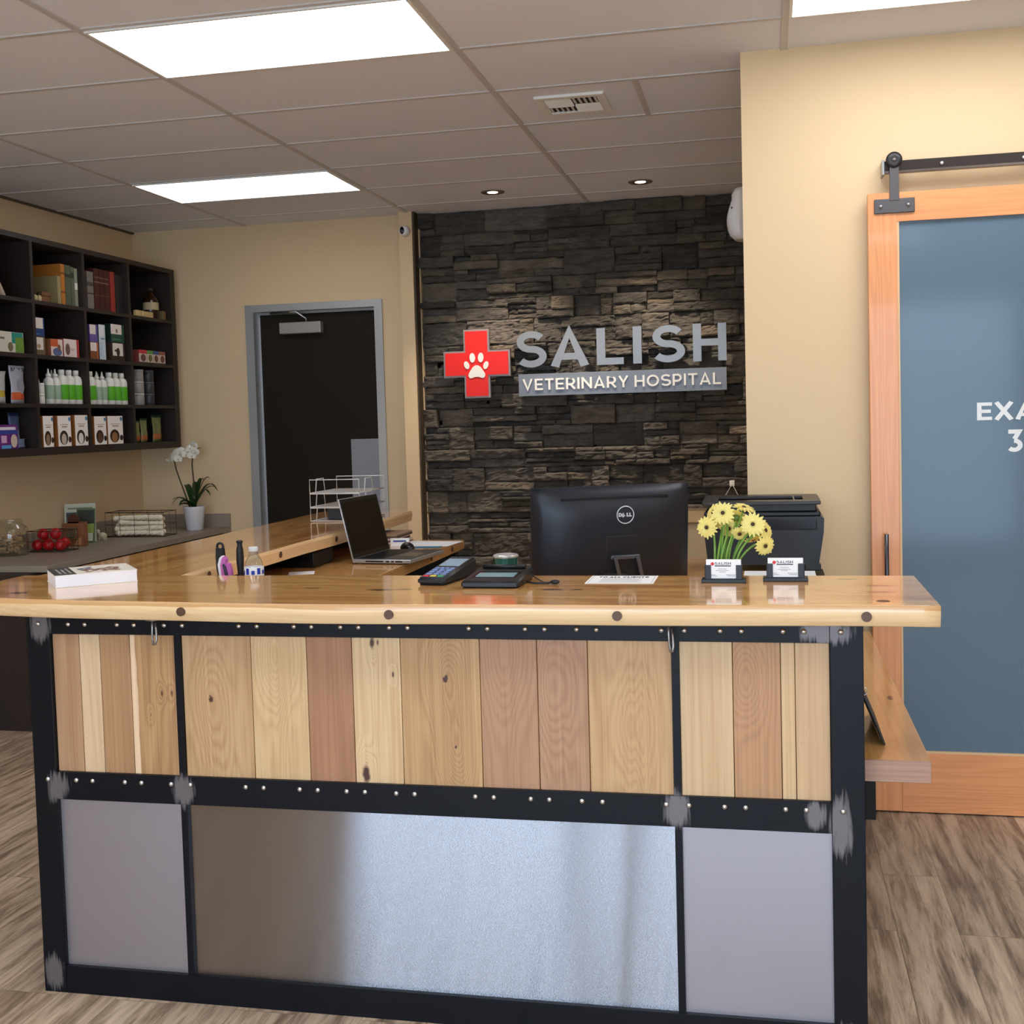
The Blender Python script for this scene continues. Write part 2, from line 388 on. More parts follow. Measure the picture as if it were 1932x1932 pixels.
# ------------------------------------------------------------------ ledgestone feature wall
def stone_mat():
    m = bpy.data.materials.new('dark_ledgestone'); m.use_nodes = True; nt = m.node_tree; N = nt.nodes; L = nt.links; b = N['Principled BSDF']
    at = N.new('ShaderNodeVertexColor'); at.layer_name = 'tone'
    tc = N.new('ShaderNodeTexCoord')
    n1 = N.new('ShaderNodeTexNoise'); n1.inputs['Scale'].default_value = 14; n1.inputs['Detail'].default_value = 7; n1.inputs['Roughness'].default_value = .65
    mp = N.new('ShaderNodeMapping'); mp.inputs['Scale'].default_value = (.6, 1, 2.0); L.new(tc.outputs['Object'], mp.inputs[0]); L.new(mp.outputs[0], n1.inputs['Vector'])
    mr = N.new('ShaderNodeMapRange'); mr.inputs['From Min'].default_value = .3; mr.inputs['From Max'].default_value = .7; mr.inputs['To Min'].default_value = .55; mr.inputs['To Max'].default_value = 1.35
    L.new(n1.outputs['Fac'], mr.inputs['Value'])
    hs = N.new('ShaderNodeHueSaturation'); L.new(at.outputs['Color'], hs.inputs['Color']); L.new(mr.outputs[0], hs.inputs['Value'])
    L.new(hs.outputs[0], b.inputs['Base Color']); b.inputs['Roughness'].default_value = .85
    n2 = N.new('ShaderNodeTexNoise'); n2.inputs['Scale'].default_value = 55; n2.inputs['Detail'].default_value = 6; n2.inputs['Roughness'].default_value = .7; L.new(mp.outputs[0], n2.inputs['Vector'])
    bp = N.new('ShaderNodeBump'); bp.inputs['Strength'].default_value = 1; bp.inputs['Distance'].default_value = .018; L.new(n2.outputs['Fac'], bp.inputs['Height']); L.new(bp.outputs[0], b.inputs['Normal'])
    return m
def build_stone():
    rnd = random.Random(11); mb = MB(); bm = mb.bm; cl = bm.loops.layers.float_color.new('tone')
    x0, x1, yb = -2.306, -.083, YB+.06
    z = 0.02
    pal = [(96, 90, 82), (102, 95, 85), (92, 86, 79), (108, 99, 87), (116, 105, 90), (98, 93, 87), (106, 99, 91), (86, 81, 75)]
    def stone(xa, xb, za, zb, dep, col):
        nx = max(3, int((xb-xa)/.018)); nz = max(3, int((zb-za)/.010)+1)
        tx, tz = rnd.uniform(-.02, .02), rnd.uniform(-.012, .012); sd = rnd.uniform(0, 90)
        g = []
        for j in range(nz+1):
            row = []
            for i in range(nx+1):
                fx, fz = i/nx, j/nz
                X = xa+(xb-xa)*fx; Z_ = za+(zb-za)*fz
                jit = noise.noise(Vector((X*9, Z_*9, sd)))
                # irregular outline of the block
                if 0 < i < nx: Z_ += (noise.noise(Vector((X*22, sd, 3)))*.0045) * (1 if j in (0, nz) else .5)
                e = min(fx*nx, (1-fx)*nx, 1); e2 = min(fz*nz, (1-fz)*nz, 1)
                d = dep + tx*(fx-.5)+tz*(fz-.5) + jit*.011 + noise.noise(Vector((X*34, Z_*50, sd)))*.009 + noise.noise(Vector((X*70, Z_*110, sd)))*.004 + noise.cell(Vector((X*14, Z_*34+X*5, sd)))*.006
                if e == 0 or e2 == 0: d -= .009
                row.append(bm.verts.new((X, yb-max(d, .012), Z_)))
            g.append(row)
        fs = []
        for j in range(nz):
            for i in range(nx): fs.append(bm.faces.new((g[j][i], g[j][i+1], g[j+1][i+1], g[j+1][i])))
        per = g[0][:]+[r[-1] for r in g[1:]]+g[-1][-2::-1]+[r[0] for r in g[-2:0:-1]]
        back = [bm.verts.new((v.co.x, yb, v.co.z)) for v in per]; n = len(per)
        for i in range(n): fs.append(bm.faces.new((per[i], back[i], back[(i+1) % n], per[(i+1) % n])))
        c = lin(col)
        for f in fs:
            for l in f.loops: l[cl] = c
    while z < CEIL-.02:
        H = min(rnd.uniform(.10, .17), CEIL-.004-z)
        if CEIL-.004-z-H < .05: H = CEIL-.004-z
        x = x0-rnd.uniform(0, .2)
        while x < x1:
            W = rnd.uniform(.16, .46); xa, xb = max(x, x0), min(x+W, x1)
            if x1-xb < .06: xb = x1; W = x1-x+.01
            if xb-xa > .03:
                k = rnd.choice([1, 1, 2, 2, 3, 3, 4]); cuts = sorted(rnd.uniform(.15, .85) for _ in range(k-1)); cuts = [0]+cuts+[1]
                if k > 1: cuts = [0]+[(i+rnd.uniform(-.28, .28))/k for i in range(1, k)]+[1]
                for q in range(k):
                    za, zb = z+H*cuts[q], z+H*cuts[q+1]
                    if zb-za > .045 and rnd.random() < .25 or xb-xa < .2 or rnd.random() < .45: segs = [(xa, xb)]
                    else:
                        s_ = xa+(xb-xa)*rnd.uniform(.3, .7); segs = [(xa, s_), (s_, xb)]
                    for a, b in segs:
                        c = rnd.choice(pal); f = rnd.uniform(.85, 1.15)
                        stone(a+.0015, b-.0015, za+.0015, zb-.0015, rnd.choice([.03, .045, .055, .065, .08, .095])*rnd.uniform(.9, 1.05), tuple(min(255, v*f) for v in c))
            x += W
        z += H
    mb.box(x0, x1, yb-.012, yb, .01, CEIL-.004)
    for f in bm.faces:
        for l in f.loops:
            if l[cl][3] < .5 or l[cl][0] > .99: l[cl] = lin((26, 24, 22))
    bmesh.ops.recalc_face_normals(bm, faces=bm.faces[:])
    return struct(mb, 'wall_stone', stone_mat())
build_stone()

# ------------------------------------------------------------------ lights in the ceiling
DIFF = mat('lit_diffuser', (255, 250, 240), .5, emit=(240, 243, 252), es=8.8)
DIFFB = mat('lit_diffuser_dimmed', (255, 250, 240), .5, emit=(244, 243, 248), es=4.6)  # glow lowered to darken the back walls, not by tube age
def panel(x, y, label, lit=None):
    t = thing('ceiling_light', label, 'light', (x+.61, y+.305, CEIL-.012), 0, 'flush fluorescent ceiling panels')
    m = MB(); a, b = .598, .293
    m.box(-a, a, -b, -b+.012, 0, .012); m.box(-a, a, b-.012, b, 0, .012); m.box(-a, -a+.012, -b+.012, b-.012, 0, .012); m.box(a-.012, a, -b+.012, b-.012, 0, .012); m.build('frame', WHITE, t)
    m = MB(); m.box(-a+.012, a-.012, -b+.012, b-.012, .004, .0115); m.build('diffuser', lit or DIFF, t)
panel(GX, GY, 'large glowing ceiling panel nearest the camera, top left of the picture')
panel(GX-1.22, GY+.61*4, 'smaller looking glowing ceiling panel further back above the product shelves', DIFFB)
panel(GX+2.44, GY, 'glowing ceiling panel cut off at the top right above the exam door')
for (i, k) in ((-1, -4), (1, -4), (3, -4), (0, -8), (2, -8)):
    panel(GX+1.22*i, GY+.61*k, 'glowing ceiling panel behind the photographer, %s' % {(-1, -4): 'over the left of the lobby', (1, -4): 'over the middle of the lobby', (3, -4): 'over the right of the lobby', (0, -8): 'by the left shop window', (2, -8): 'by the right shop window'}[(i, k)])
for x, side in ((-1.648, 'left'), (-.728, 'right')):
    t = thing('recessed_downlight', 'small round recessed spotlight above the stone wall, %s one of the two' % side, 'light', (x, 7.26, CEIL), 0, 'spotlights above the stone wall')
    m = MB(); m.lathe([(.042, -.003), (.07, -.006), (.075, -.001), (.042, -.0005)], n=28); m.build('trim_ring', mat('downlight_trim', (120, 104, 88), .5), t)
    m = MB(); m.lathe([(.0, -.0045), (.03, -.004), (.034, -.0022)], n=20); m.build('lamp', mat('lit_lamp', (255, 240, 215), .5, emit=(255, 236, 205), es=22), t)
    l = bpy.data.lights.new('spotlight_bulb', 'SPOT'); l.energy = 95; l.color = (1, .84, .66); l.spot_size = radians(84); l.spot_blend = .7; l.shadow_soft_size = .03
    o = bpy.data.objects.new('spotlight_bulb', l); C.objects.link(o); o.parent = t; o.location = (0, 0, -.03); o.rotation_euler = (radians(10), 0, 0)
# air vent
t = thing('air_vent', 'square white ceiling air vent with four-way louvres', 'vent', (-.83, 5.36, CEIL-.012))
m = MB(); m.box(-.155, .155, -.155, -.12, 0, .012); m.box(-.155, .155, .12, .155, 0, .012); m.box(-.155, -.12, -.12, .12, 0, .012); m.box(.12, .155, -.12, .12, 0, .012); m.build('frame', WHITE, t)
m = MB(); m.box(-.12, .12, -.12, .12, .009, .0115); m.build('backing', mat('vent_dark', (44, 44, 48), .8), t)
m = MB()
for k in range(5):
    q = -.1+k*.025
    m.quad((-.118, q, .009), (0, q, .009), (0, q+.016, 0), (-.118, q+.016, 0)); m.quad((-.118+.024*k, .03, .009), (-.118+.024*k, .118, .009), (-.102+.024*k, .118, 0), (-.102+.024*k, .03, 0))
    m.quad((.005+.024*k, -.118, .009), (.005+.024*k, -.01, .009), (.021+.024*k, -.01, 0), (.021+.024*k, -.118, 0)); m.quad((.005, .01+.022*k, .009), (.118, .01+.022*k, .009), (.118, .026+.022*k, 0), (.005, .026+.022*k, 0))
m.build('louvres', WHITE, t)
# security camera on the pillar
t = thing('security_camera', 'small white security camera with a black face on the narrow pillar', 'camera', (-2.362, 7.72, 2.865))
m = MB(); m.lathe([(.036, 0), (.036, .03), (.03, .055), (.02, .06)], n=20, ax=Matrix.Rotation(pi/2, 3, 'X')); m.build('housing', WHITE, t)
m = MB(); m.ball((-.006, -.062, 0), .02, 14, .75, .3, 1.25); m.build('lens_face', BLACKG, t)
# dispenser on the side of the exam wall
t = thing('air_freshener', 'white wall dispenser high on the wall corner beside the stone wall', 'dispenser', (-.081, 5.32, 2.335))
m = MB(); n = 10
rows = []
for i in range(n+1):
    f = i/n; w = .052+.004*sin(f*pi); d = .055+.028*sin(min(1, f*1.25)*pi)*(1-f*.4)
    if i == 0 or i == n: d *= .75; w *= .85
    rows.append([m.bm.verts.new((-d*max(0, cos(a))**.6, w*sin(a)*1.15, f*.222)) for a in [pi*(j/12-.5) for j in range(13)]])
for A, B in zip(rows, rows[1:]):
    for j in range(12): m._f([A[j], A[j+1], B[j+1], B[j]], True)
m._f(rows[0]); m._f(rows[-1][::-1]); m._f([r[0] for r in rows]+[r[-1] for r in rows[::-1]])
m.build('cover', mat('dispenser_white', (206, 205, 203), .3), t)
m = MB(); m.ball((-.052, -.045, .135), .006, 8); m.build('sensor', BLACKG, t)

# ------------------------------------------------------------------ door in the far wall
m = MB()
m.box(-3.592, -3.53, 7.812, 7.95, 0, 2.435); m.box(-2.635, -2.579, 7.812, 7.95, 0, 2.435); m.box(-3.53, -2.635, 7.812, 7.95, 2.385, 2.435)
m.box(-3.53, -3.512, 7.90, 7.95, 0, 2.385); m.box(-3.53, -2.635, 7.89, 7.95, 2.37, 2.385)
struct(m, 'trim_4', ALUF)
m = MB(); m.box(-3.51, -2.637, 7.885, 7.93, .005, 2.368)
door = struct(m, 'door_1', mat('dark_brown_door', (34, 28, 19), .6, spec=.2, var=.06))
m = MB(); m.box(-2.86, -2.64, 7.879, 7.8855, .75, 1.474); m.build('push_plate', mat('brushed_plate', (150, 156, 168), .35, .7), door)
m = MB(); m.tube([(-2.70, 7.885, 1.02), (-2.70, 7.83, 1.02), (-2.82, 7.83, 1.02)], .011, 8); m.lathe([(.03, 0), (.03, .008)], (-2.70, 7.886, 1.02), 16, Matrix.Rotation(pi/2, 3, 'X')); m.build('door_handle', STEELL, door)
m = MB(); m.box(-3.345, -3.035, 7.825, 7.885, 2.225, 2.305, .006); cl_ = m.build('door_closer', mat('door_closer_grey', (168, 164, 158), .4, .4), door)
m = MB(); m.tube([(-3.15, 7.85, 2.3), (-3.15, 7.85, 2.33), (-3.2, 7.80, 2.372), (-3.42, 7.86, 2.376)], .008, 8); m.build('closer_arm', STEELL, cl_)

# ------------------------------------------------------------------ sign on the stone
SIGNG = mat('brushed_grey_letters', (138, 142, 146), .38, .55)
def flat_letter(ch, xa, xb):
    m = MB(); W = xb-xa
    write(m, ch, (xa, 7.745, 1.921), W, .24, .185, .025, (1, 0, 0), (0, 0, 1))
    return m
for ch, a, b, lab in (('S', -1.612, -1.433, 'first tall grey letter S of the sign, next to the red cross'), ('A', -1.391, -1.138, 'tall grey metal letter A mounted on the stone wall'), ('L', -1.084, -.908, 'tall grey metal letter L mounted on the stone wall'),
                      ('I', -.846, -.790, 'tall grey metal letter I mounted on the stone wall'), ('S', -.712, -.525, 'second tall grey letter S, between the I and the H'), ('H', -.459, -.247, 'tall grey metal letter H at the right end of the sign')):
    o = flat_letter(ch, a, b).build('sign_letter', SIGNG, None, ((a+b)/2, 7.75, 1.921)); tag(o, lab, 'sign letter', 'tall grey letters of the wall sign')
t = thing('sign_bar', 'grey sign bar with white raised letters under the tall letters', 'sign', (-.93, 7.75, 1.732))
m = MB(); m.box(-1.613, -.249, 7.722, 7.75, 1.732, 1.878, .001, 1); part(m, 'backing', mat('sign_bar_grey', (122, 130, 142), .45, .3), t)
m = MB(); m.bm.free(); x_ = 0; TT = 'VETERINARY HOSPITAL'; tot = sum(glyph(c, .155)[0]+(.16 if c != ' ' else 0) for c in TT)-.16; kk = 1.30/tot
for c in TT:
    w_ = glyph(c, .155)[0]
    if c != ' ':
        m = MB(); write(m, c, (-1.585+x_*kk, 7.722, 1.770), w_*kk, .075, .155, .008); part(m, 'raised_letter', WHITE, t)
    x_ += w_+(.16 if c != ' ' else 0)
t = thing('cross_sign', 'red cross sign with a white paw print and grey border', 'sign', (-1.895, 7.75, 1.731))
def cross(s_, a, o): return [(-a, -s_), (a, -s_), (a, -a), (s_, -a), (s_, a), (a, a), (a, s_), (-a, s_), (-a, a), (-s_, a), (-s_, -a), (-a, -a)]
m = MB(); m.prism(cross(.229, .088, 0), .03, (-1.895, 7.752, 1.96)); part(m, 'border', mat('sign_border_grey', (150, 140, 140), .4, .4), t)
m = MB(); m.prism(cross(.217, .076, 0), .006, (-1.895, 7.722, 1.96)); part(m, 'cross_face', mat('sign_red', (226, 32, 26), .4), t)
m = MB()
def ell(cx, cz, rx, rz, rot=0, n=20): return [(cx+rx*cos(a)*cos(rot)-rz*sin(a)*sin(rot), cz+rx*cos(a)*sin(rot)+rz*sin(a)*cos(rot)) for a in [2*pi*i/n for i in range(n)]]
for e in (ell(-.028, .040, .019, .032, .05), ell(.030, .040, .019, .032, -.05), ell(-.068, -.008, .017, .027, .35), ell(.064, -.012, .017, .027, -.35)): m.prism(e, .005, (-1.895, 7.716, 1.96))
pad = [(-.058, -.082), (-.056, -.066), (-.042, -.044), (-.026, -.022), (-.012, -.012), (0, -.010), (.012, -.012), (.026, -.022), (.042, -.044), (.056, -.066), (.058, -.082), (.048, -.096), (.034, -.096), (.014, -.088), (-.014, -.088), (-.034, -.096), (-.048, -.096)]
m.prism(pad, .005, (-1.895, 7.716, 1.96)); part(m, 'paw_print', WHITE, t)

# ------------------------------------------------------------------ sliding exam door
FIR = wood('fir_frame', (236, 160, 100), (208, 130, 76), 'z', .35, .3, seed=3, ring=30, across=7, streak=.08)
FIRH = wood('fir_rail', (236, 160, 100), (208, 130, 76), 'x', .35, .3, seed=4, ring=30, across=7, streak=.08)
DX0, DX1, DY0, DY1, DZ0, DZ1 = .389, 1.505, 4.757, 4.802, .006, 2.402
t = thing('sliding_door', 'fir framed sliding barn door with blue grey glass', 'door', ((DX0+DX1)/2, 4.78, 0))
for a, b, w in ((DX0, .495, 'left'), (DX1-.106, DX1, 'right')):
    m = MB(); m.box(a, b, DY0, DY1, DZ0, DZ1, .002, 1); part(m, 'stile', FIR, t)
m = MB(); m.box(.495, DX1-.106, DY0+.001, DY1, 2.292, DZ1-.0005); part(m, 'rail', FIRH, t)
m = MB(); m.box(.495, DX1-.106, DY0+.001, DY1, DZ0, .238); part(m, 'rail', FIRH, t)
m = MB()
for a, b, c_, d_ in ((.495, .503, .238, 2.292), (DX1-.114, DX1-.106, .238, 2.292)): m.box(a, b, DY0+.004, DY0+.02, c_, d_)
m.box(.495, DX1-.106, DY0+.004, DY0+.02, .238, .246); part(m, 'glazing_bead', mat('pale_bead', (222, 186, 140), .4), t)
BG = mat('back_painted_glass', (98, 118, 132), .10, spec=.28, var=.03, vscale=1)
m = MB(); m.box(.495, DX1-.106, DY0+.014, DY0+.024, .238, 2.292); gp = part(m, 'glass_panel', BG, t)
m = MB(); m.bm.free()
for ch, x_, w_, z_, h_ in (('E', .780, .054, 1.527, .067), ('X', .842, .068, 1.527, .067), ('A', .917, .072, 1.527, .067), ('M', .998, .076, 1.527, .067), ('3', .884, .060, 1.405, .084)):
    m = MB(); write(m, ch, (x_, DY0+.0135, z_), w_, h_, .19, .0008)
    for v in m.bm.verts: v.co -= t.location
    m.build('door_lettering', WHITE, t)
m = MB(); m.tube([(.441, DY0-.04, 1.10), (.441, DY0-.04, .76)], .0085, 10); m.tube([(.441, DY0-.04, 1.06), (.441, DY0, 1.06)], .006, 8); m.tube([(.441, DY0-.04, .80), (.441, DY0, .80)], .006, 8)
part(m, 'door_handle', mat('gunmetal', (84, 84, 90), .3, .8), t)
HG = mat('hanger_grey', (92, 88, 88), .45, .5)
for x in (.486, 1.405):
    m = MB(); m.box(x-.074, x+.074, DY0-.008, DY0, 2.323, 2.378, .003); m.box(x-.017, x+.017, DY0-.010, DY0-.002, 2.37, 2.52, .001, 1)
    hg = part(m, 'door_hanger', HG, t)
    m = MB(); m.lathe([(.016, 0), (.03, .002), (.03, .018), (.016, .02)], (x, DY0+.004, 2.522), 24, Matrix.Rotation(pi/2, 3, 'X')); 
    for v in m.bm.verts: v.co -= t.location
    m.build('roller', mat('roller_dark', (60, 58, 58), .4, .6), hg)
    for bx, bz in ((x-.05, 2.35), (x+.05, 2.352), (x, 2.522)):
        m = MB(); m.lathe([(.007, 0), (.007, .004), (.003, .007)], (bx, DY0-.009 if bz < 2.4 else DY0-.016, bz), 10, Matrix.Rotation(pi/2, 3, 'X'))
        for v in m.bm.verts: v.co -= t.location
        m.build('bolt', CHROME, hg)
t = thing('barn_door_track', 'dark metal barn door rail fixed to the beige wall', 'door track', (1.4, 4.8, 2.49))
m = MB(); m.box(.452, 2.4, 4.765, 4.775, 2.478, 2.522, .001, 1); part(m, 'rail', mat('track_steel', (66, 58, 54), .3, .8), t)
m = MB(); m.box(.452, 2.4, 4.757, 4.779, 2.474, 2.484, .001, 1); part(m, 'lower_lip', mat('track_lip', (120, 108, 98), .25, .9), t)
m = MB(); m.box(.443, .452, 4.757, 4.83, 2.47, 2.526, .001, 1); part(m, 'end_stop', STEELL, t)
for x in (.50, .66, .95, 1.35, 1.8, 2.2):
    m = MB(); m.tube([(x, 4.76, 2.50), (x, 4.83, 2.50)], .007, 8); m.ball((x, 4.762, 2.50), .009, 10, 1, .6, 1); part(m, 'bolt', STEELL, t)

# ------------------------------------------------------------------ reception desk
FX0, FX1, FY, FZ = -2.027, .216, 2.905, 1.072
def paint_mat(name, patches):
    """black painted steel with bare ground-off patches at the welds"""
    m = bpy.data.materials.new(name); m.use_nodes = True; nt = m.node_tree; N = nt.nodes; L = nt.links; b = N['Principled BSDF']
    tc = N.new('ShaderNodeTexCoord')
    mp = N.new('ShaderNodeMapping'); mp.inputs['Scale'].default_value = (140, 20, 14); L.new(tc.outputs['Object'], mp.inputs[0])
    nz = N.new('ShaderNodeTexNoise'); nz.inputs['Scale'].default_value = 1; nz.inputs['Detail'].default_value = 4; L.new(mp.outputs[0], nz.inputs['Vector'])
    fac = None
    for (x, z, rx, rz) in patches:
        vm = N.new('ShaderNodeVectorMath'); vm.operation = 'SUBTRACT'; vm.inputs[1].default_value = (x, 0, z); L.new(tc.outputs['Object'], vm.inputs[0])
        v2 = N.new('ShaderNodeVectorMath'); v2.operation = 'MULTIPLY'; v2.inputs[1].default_value = (1/rx, 0, 1/rz); L.new(vm.outputs[0], v2.inputs[0])
        ln = N.new('ShaderNodeVectorMath'); ln.operation = 'LENGTH'; L.new(v2.outputs[0], ln.inputs[0])
        d = math_node(N, L, 'ADD', ln.outputs['Value'], math_node(N, L, 'MULTIPLY', math_node(N, L, 'SUBTRACT', nz.outputs['Fac'], .5), 1.3))
        k = math_node(N, L, 'MULTIPLY', math_node(N, L, 'SUBTRACT', 1.0, d), 2.6, True)
        fac = k if fac is None else math_node(N, L, 'MAXIMUM', fac, k)
    mx = N.new('ShaderNodeMix'); mx.data_type = 'RGBA'; L.new(fac, mx.inputs[0]); mx.inputs[6].default_value = lin((8, 10, 17)); mx.inputs[7].default_value = lin((116, 110, 110)); b.inputs['Specular IOR Level'].default_value = .22
    L.new(mx.outputs[2], b.inputs['Base Color'])
    L.new(math_node(N, L, 'MULTIPLY', fac, .75), b.inputs['Metallic'])
    mr = N.new('ShaderNodeMapRange'); mr.inputs['To Min'].default_value = .40; mr.inputs['To Max'].default_value = .5; L.new(fac, mr.inputs['Value']); L.new(mr.outputs[0], b.inputs['Roughness'])
    bp = N.new('ShaderNodeBump'); bp.inputs['Strength'].default_value = .12; bp.inputs['Distance'].default_value = .002; L.new(nz.outputs['Fac'], bp.inputs['Height']); L.new(bp.outputs[0], b.inputs['Normal'])
    return m
PAINT = paint_mat('black_painted_steel', [(-1.985, 1.045, .035, .05), (-1.955, .59, .035, .05), (-1.572, .595, .035, .05), (-.235, .60, .036, .055), (.10, .60, .028, .04), (.160, .575, .03, .085), (.13, 1.05, .07, .035), (-1.995, .06, .03, .06), (.17, .05, .04, .04)])
desk = thing('reception_desk', 'reception desk front of black steel, hickory boards and sheet metal', 'reception desk', (-.9, 2.95, 0))
def dpart(m, n, mm, p=None):
    for v in m.bm.verts: v.co -= desk.location
    return m.build(n, mm, p or desk)
def _retex(o): return o
for a, b in ((FX0, -1.957), (.138, FX1)):
    m = MB(); m.box(a, b, FY, FY+.07, 0, FZ, .0015, 1); o = m.build('steel_post', PAINT, desk); o.location = -desk.location
for z0, z1, nm in ((1.022, FZ, 'steel_rail'), (.556, .634, 'steel_rail'), (0, .078, 'steel_rail')):
    m = MB(); m.box(-1.957, .138, FY, FY+.035, z0, z1, .001, 1); o = m.build('steel_rail', PAINT, desk); o.location = -desk.location
for x in (-1.574, -.232):
    for z0, z1 in ((.634, 1.022), (.078, .556)):
        m = MB(); m.box(x-.009, x+.009, FY+.003, FY+.035, z0, z1); o = m.build('steel_strip', PAINT, desk); o.location = -desk.location
pl = [(-1.957, -1.875), (-1.875, -1.812), (-1.812, -1.721), (-1.721, -1.583), (-1.565, -1.364), (-1.364, -1.205), (-1.205, -1.078), (-1.078, -.945), (-.945, -.732), (-.732, -.582), (-.582, -.452), (-.452, -.241), (-.223, -.093), (-.093, .022), (.022, .056), (.056, .138)]
tones = [((192, 152, 122), (150, 108, 82)), ((226, 194, 162), (204, 168, 134)), ((186, 144, 110), (150, 110, 82)), ((206, 164, 122), (138, 92, 62)), ((208, 170, 132), (162, 118, 84)), ((224, 190, 150), (190, 150, 112)), ((180, 132, 104), (142, 98, 76)), ((234, 204, 166), (196, 152, 112)),
         ((206, 166, 124), (158, 112, 76)), ((186, 142, 114), (146, 100, 78)), ((190, 148, 120), (150, 104, 82)), ((208, 168, 128), (168, 122, 86)), ((222, 188, 152), (192, 154, 118)), ((194, 148, 112), (152, 106, 78)), ((222, 188, 150), (198, 160, 124)), ((216, 180, 144), (190, 150, 116))]
kn = {3: [(-1.63, 2.92, .86, .012, .25, .5), (-1.665, 2.92, .80, .009, .2, .5), (-1.60, 2.92, .86, .01, .2, .5)], 4: [(-1.486, 2.92, .85, .05, .34, .12), (-1.45, 2.92, .70, .06, .15, 0)], 5: [(-1.29, 2.92, .97, .05, .5, 0)], 7: [(-1.048, 2.92, .656, .022, .5, .62), (-1.021, 2.92, 1.005, .014, .4, .62), (-.966, 2.92, .922, .008, .3, .6), (-1.005, 2.92, 1.008, .008, .2, .6)],
      8: [(-.823, 2.92, .911, .045, .6, .16), (-.803, 2.92, .735, .04, .5, .1)], 9: [(-.66, 2.92, .99, .06, .5, 0)], 10: [(-.54, 2.92, .9, .06, .45, 0)], 11: [(-.34, 2.92, .8, .05, .3, 0)], 15: [(.068, 2.92, .772, .004, .1, .8), (.045+.04, 2.92, .80, .003, .1, .8)], 13: [(-.06, 2.92, .93, .04, .5, 0)]}
cuts = {3: ('x', -1.703, .012, (232, 198, 160), -1), 7: None}
def sat(c, k=1.14, g=.91):
    mn = sum(c)/3; c = (c[0], c[1]+1, c[2]-4); return tuple(max(0, min(255, (mn+(v-mn)*k)*g)) for v in c)
for i, ((a, b), (c1, c2)) in enumerate(zip(pl, tones)):
    c1, c2 = sat(c1), sat(c2, 1.25, .88)
    wm = wood('hickory_board_%d' % i, c1, c2, 'z', .5, .12, knots=kn.get(i, ()), seed=i+1, ring=24+(i % 3)*6, across=4.5+(i % 4), streak=.10 if i not in (3, 8) else .2, cut=cuts.get(i))
    m = MB(); m.box(a+.0007, b-.0007, FY+.012, FY+.03, .63, 1.026, .0012, 1); o = m.build('hickory_board', wm, desk); o.location = -desk.location
def steel(name, rough, aniso, col, wob=0):
    m = bpy.data.materials.new(name); m.use_nodes = True; nt = m.node_tree; N = nt.nodes; L = nt.links; b = N['Principled BSDF']
    b.inputs['Metallic'].default_value = 1; b.inputs['Roughness'].default_value = rough; b.inputs['Base Color'].default_value = lin(col)
    b.inputs['Anisotropic'].default_value = aniso
    tg = N.new('ShaderNodeTangent'); tg.direction_type = 'RADIAL'; tg.axis = 'Z'
    L.new(tg.outputs[0], b.inputs['Tangent']); b.inputs['Anisotropic Rotation'].default_value = 0.25
    tc = N.new('ShaderNodeTexCoord')
    n1 = N.new('ShaderNodeTexNoise'); n1.inputs['Scale'].default_value = 7; n1.inputs['Detail'].default_value = 5; L.new(tc.outputs['Object'], n1.inputs['Vector'])
    k = math_node(N, L, 'MULTIPLY', math_node(N, L, 'SUBTRACT', n1.outputs['Fac'], .66), 5, True)
    mx = N.new('ShaderNodeMix'); mx.data_type = 'RGBA'; L.new(math_node(N, L, 'MULTIPLY', k, .35), mx.inputs[0]); mx.inputs[6].default_value = lin(col); mx.inputs[7].default_value = lin((130, 130, 134))
    L.new(mx.outputs[2], b.inputs['Base Color'])
    if wob:   # the horizontal grain of the brushing tips the normal up and down; slow waves bend it sideways
        mp = N.new('ShaderNodeMapping'); mp.inputs['Scale'].default_value = (420, 1, 4600); L.new(tc.outputs['Object'], mp.inputs[0])
        w = N.new('ShaderNodeTexNoise'); w.inputs['Scale'].default_value = 1; w.inputs['Detail'].default_value = 0; L.new(mp.outputs[0], w.inputs['Vector'])
        nz = math_node(N, L, 'MULTIPLY', math_node(N, L, 'SUBTRACT', w.outputs['Fac'], .5), 1.5)
        m2 = N.new('ShaderNodeMapping'); m2.inputs['Scale'].default_value = (5.5, 1, .45); m2.inputs['Location'].default_value = (3, 0, 1); L.new(tc.outputs['Object'], m2.inputs[0])
        w2 = N.new('ShaderNodeTexNoise'); w2.inputs['Scale'].default_value = 1; w2.inputs['Detail'].default_value = 1; L.new(m2.outputs[0], w2.inputs['Vector'])
        nx = math_node(N, L, 'MULTIPLY', math_node(N, L, 'SUBTRACT', w2.outputs['Fac'], .5), wob)
        cb = N.new('ShaderNodeCombineXYZ'); L.new(nx, cb.inputs[0]); cb.inputs[1].default_value = -1; L.new(nz, cb.inputs[2])
        nn = N.new('ShaderNodeVectorMath'); nn.operation = 'NORMALIZE'; L.new(cb.outputs[0], nn.inputs[0]); L.new(nn.outputs[0], b.inputs['Normal'])
    return m
ST1 = steel('brushed_stainless_sheet', .20, 1.0, (158, 158, 162), .10); ST2 = steel('matte_stainless_sheet', .5, .0, (166, 160, 164))
for a, b, mm in ((-1.957, -1.583, ST2), (-1.565, -.241, ST1), (-.223, .138, ST2)):
    m = MB(); m.box(a, b, FY+.014, FY+.02, .07, .56); o = m.build('metal_panel', mm, desk); o.location = -desk.location
zt = lambda x: 1.0505
riv = [(x, 1.050) for x in (-1.99, -1.897, -1.846, -1.748, -1.697, -1.607, -1.554, -1.389, -1.337, -1.232, -1.183, -1.102, -1.052, -.968, -.918, -.755, -.706, -.608, -.558, -.476, -.426, -.264, -.208, -.121, -.07, .029, .078, .164)]
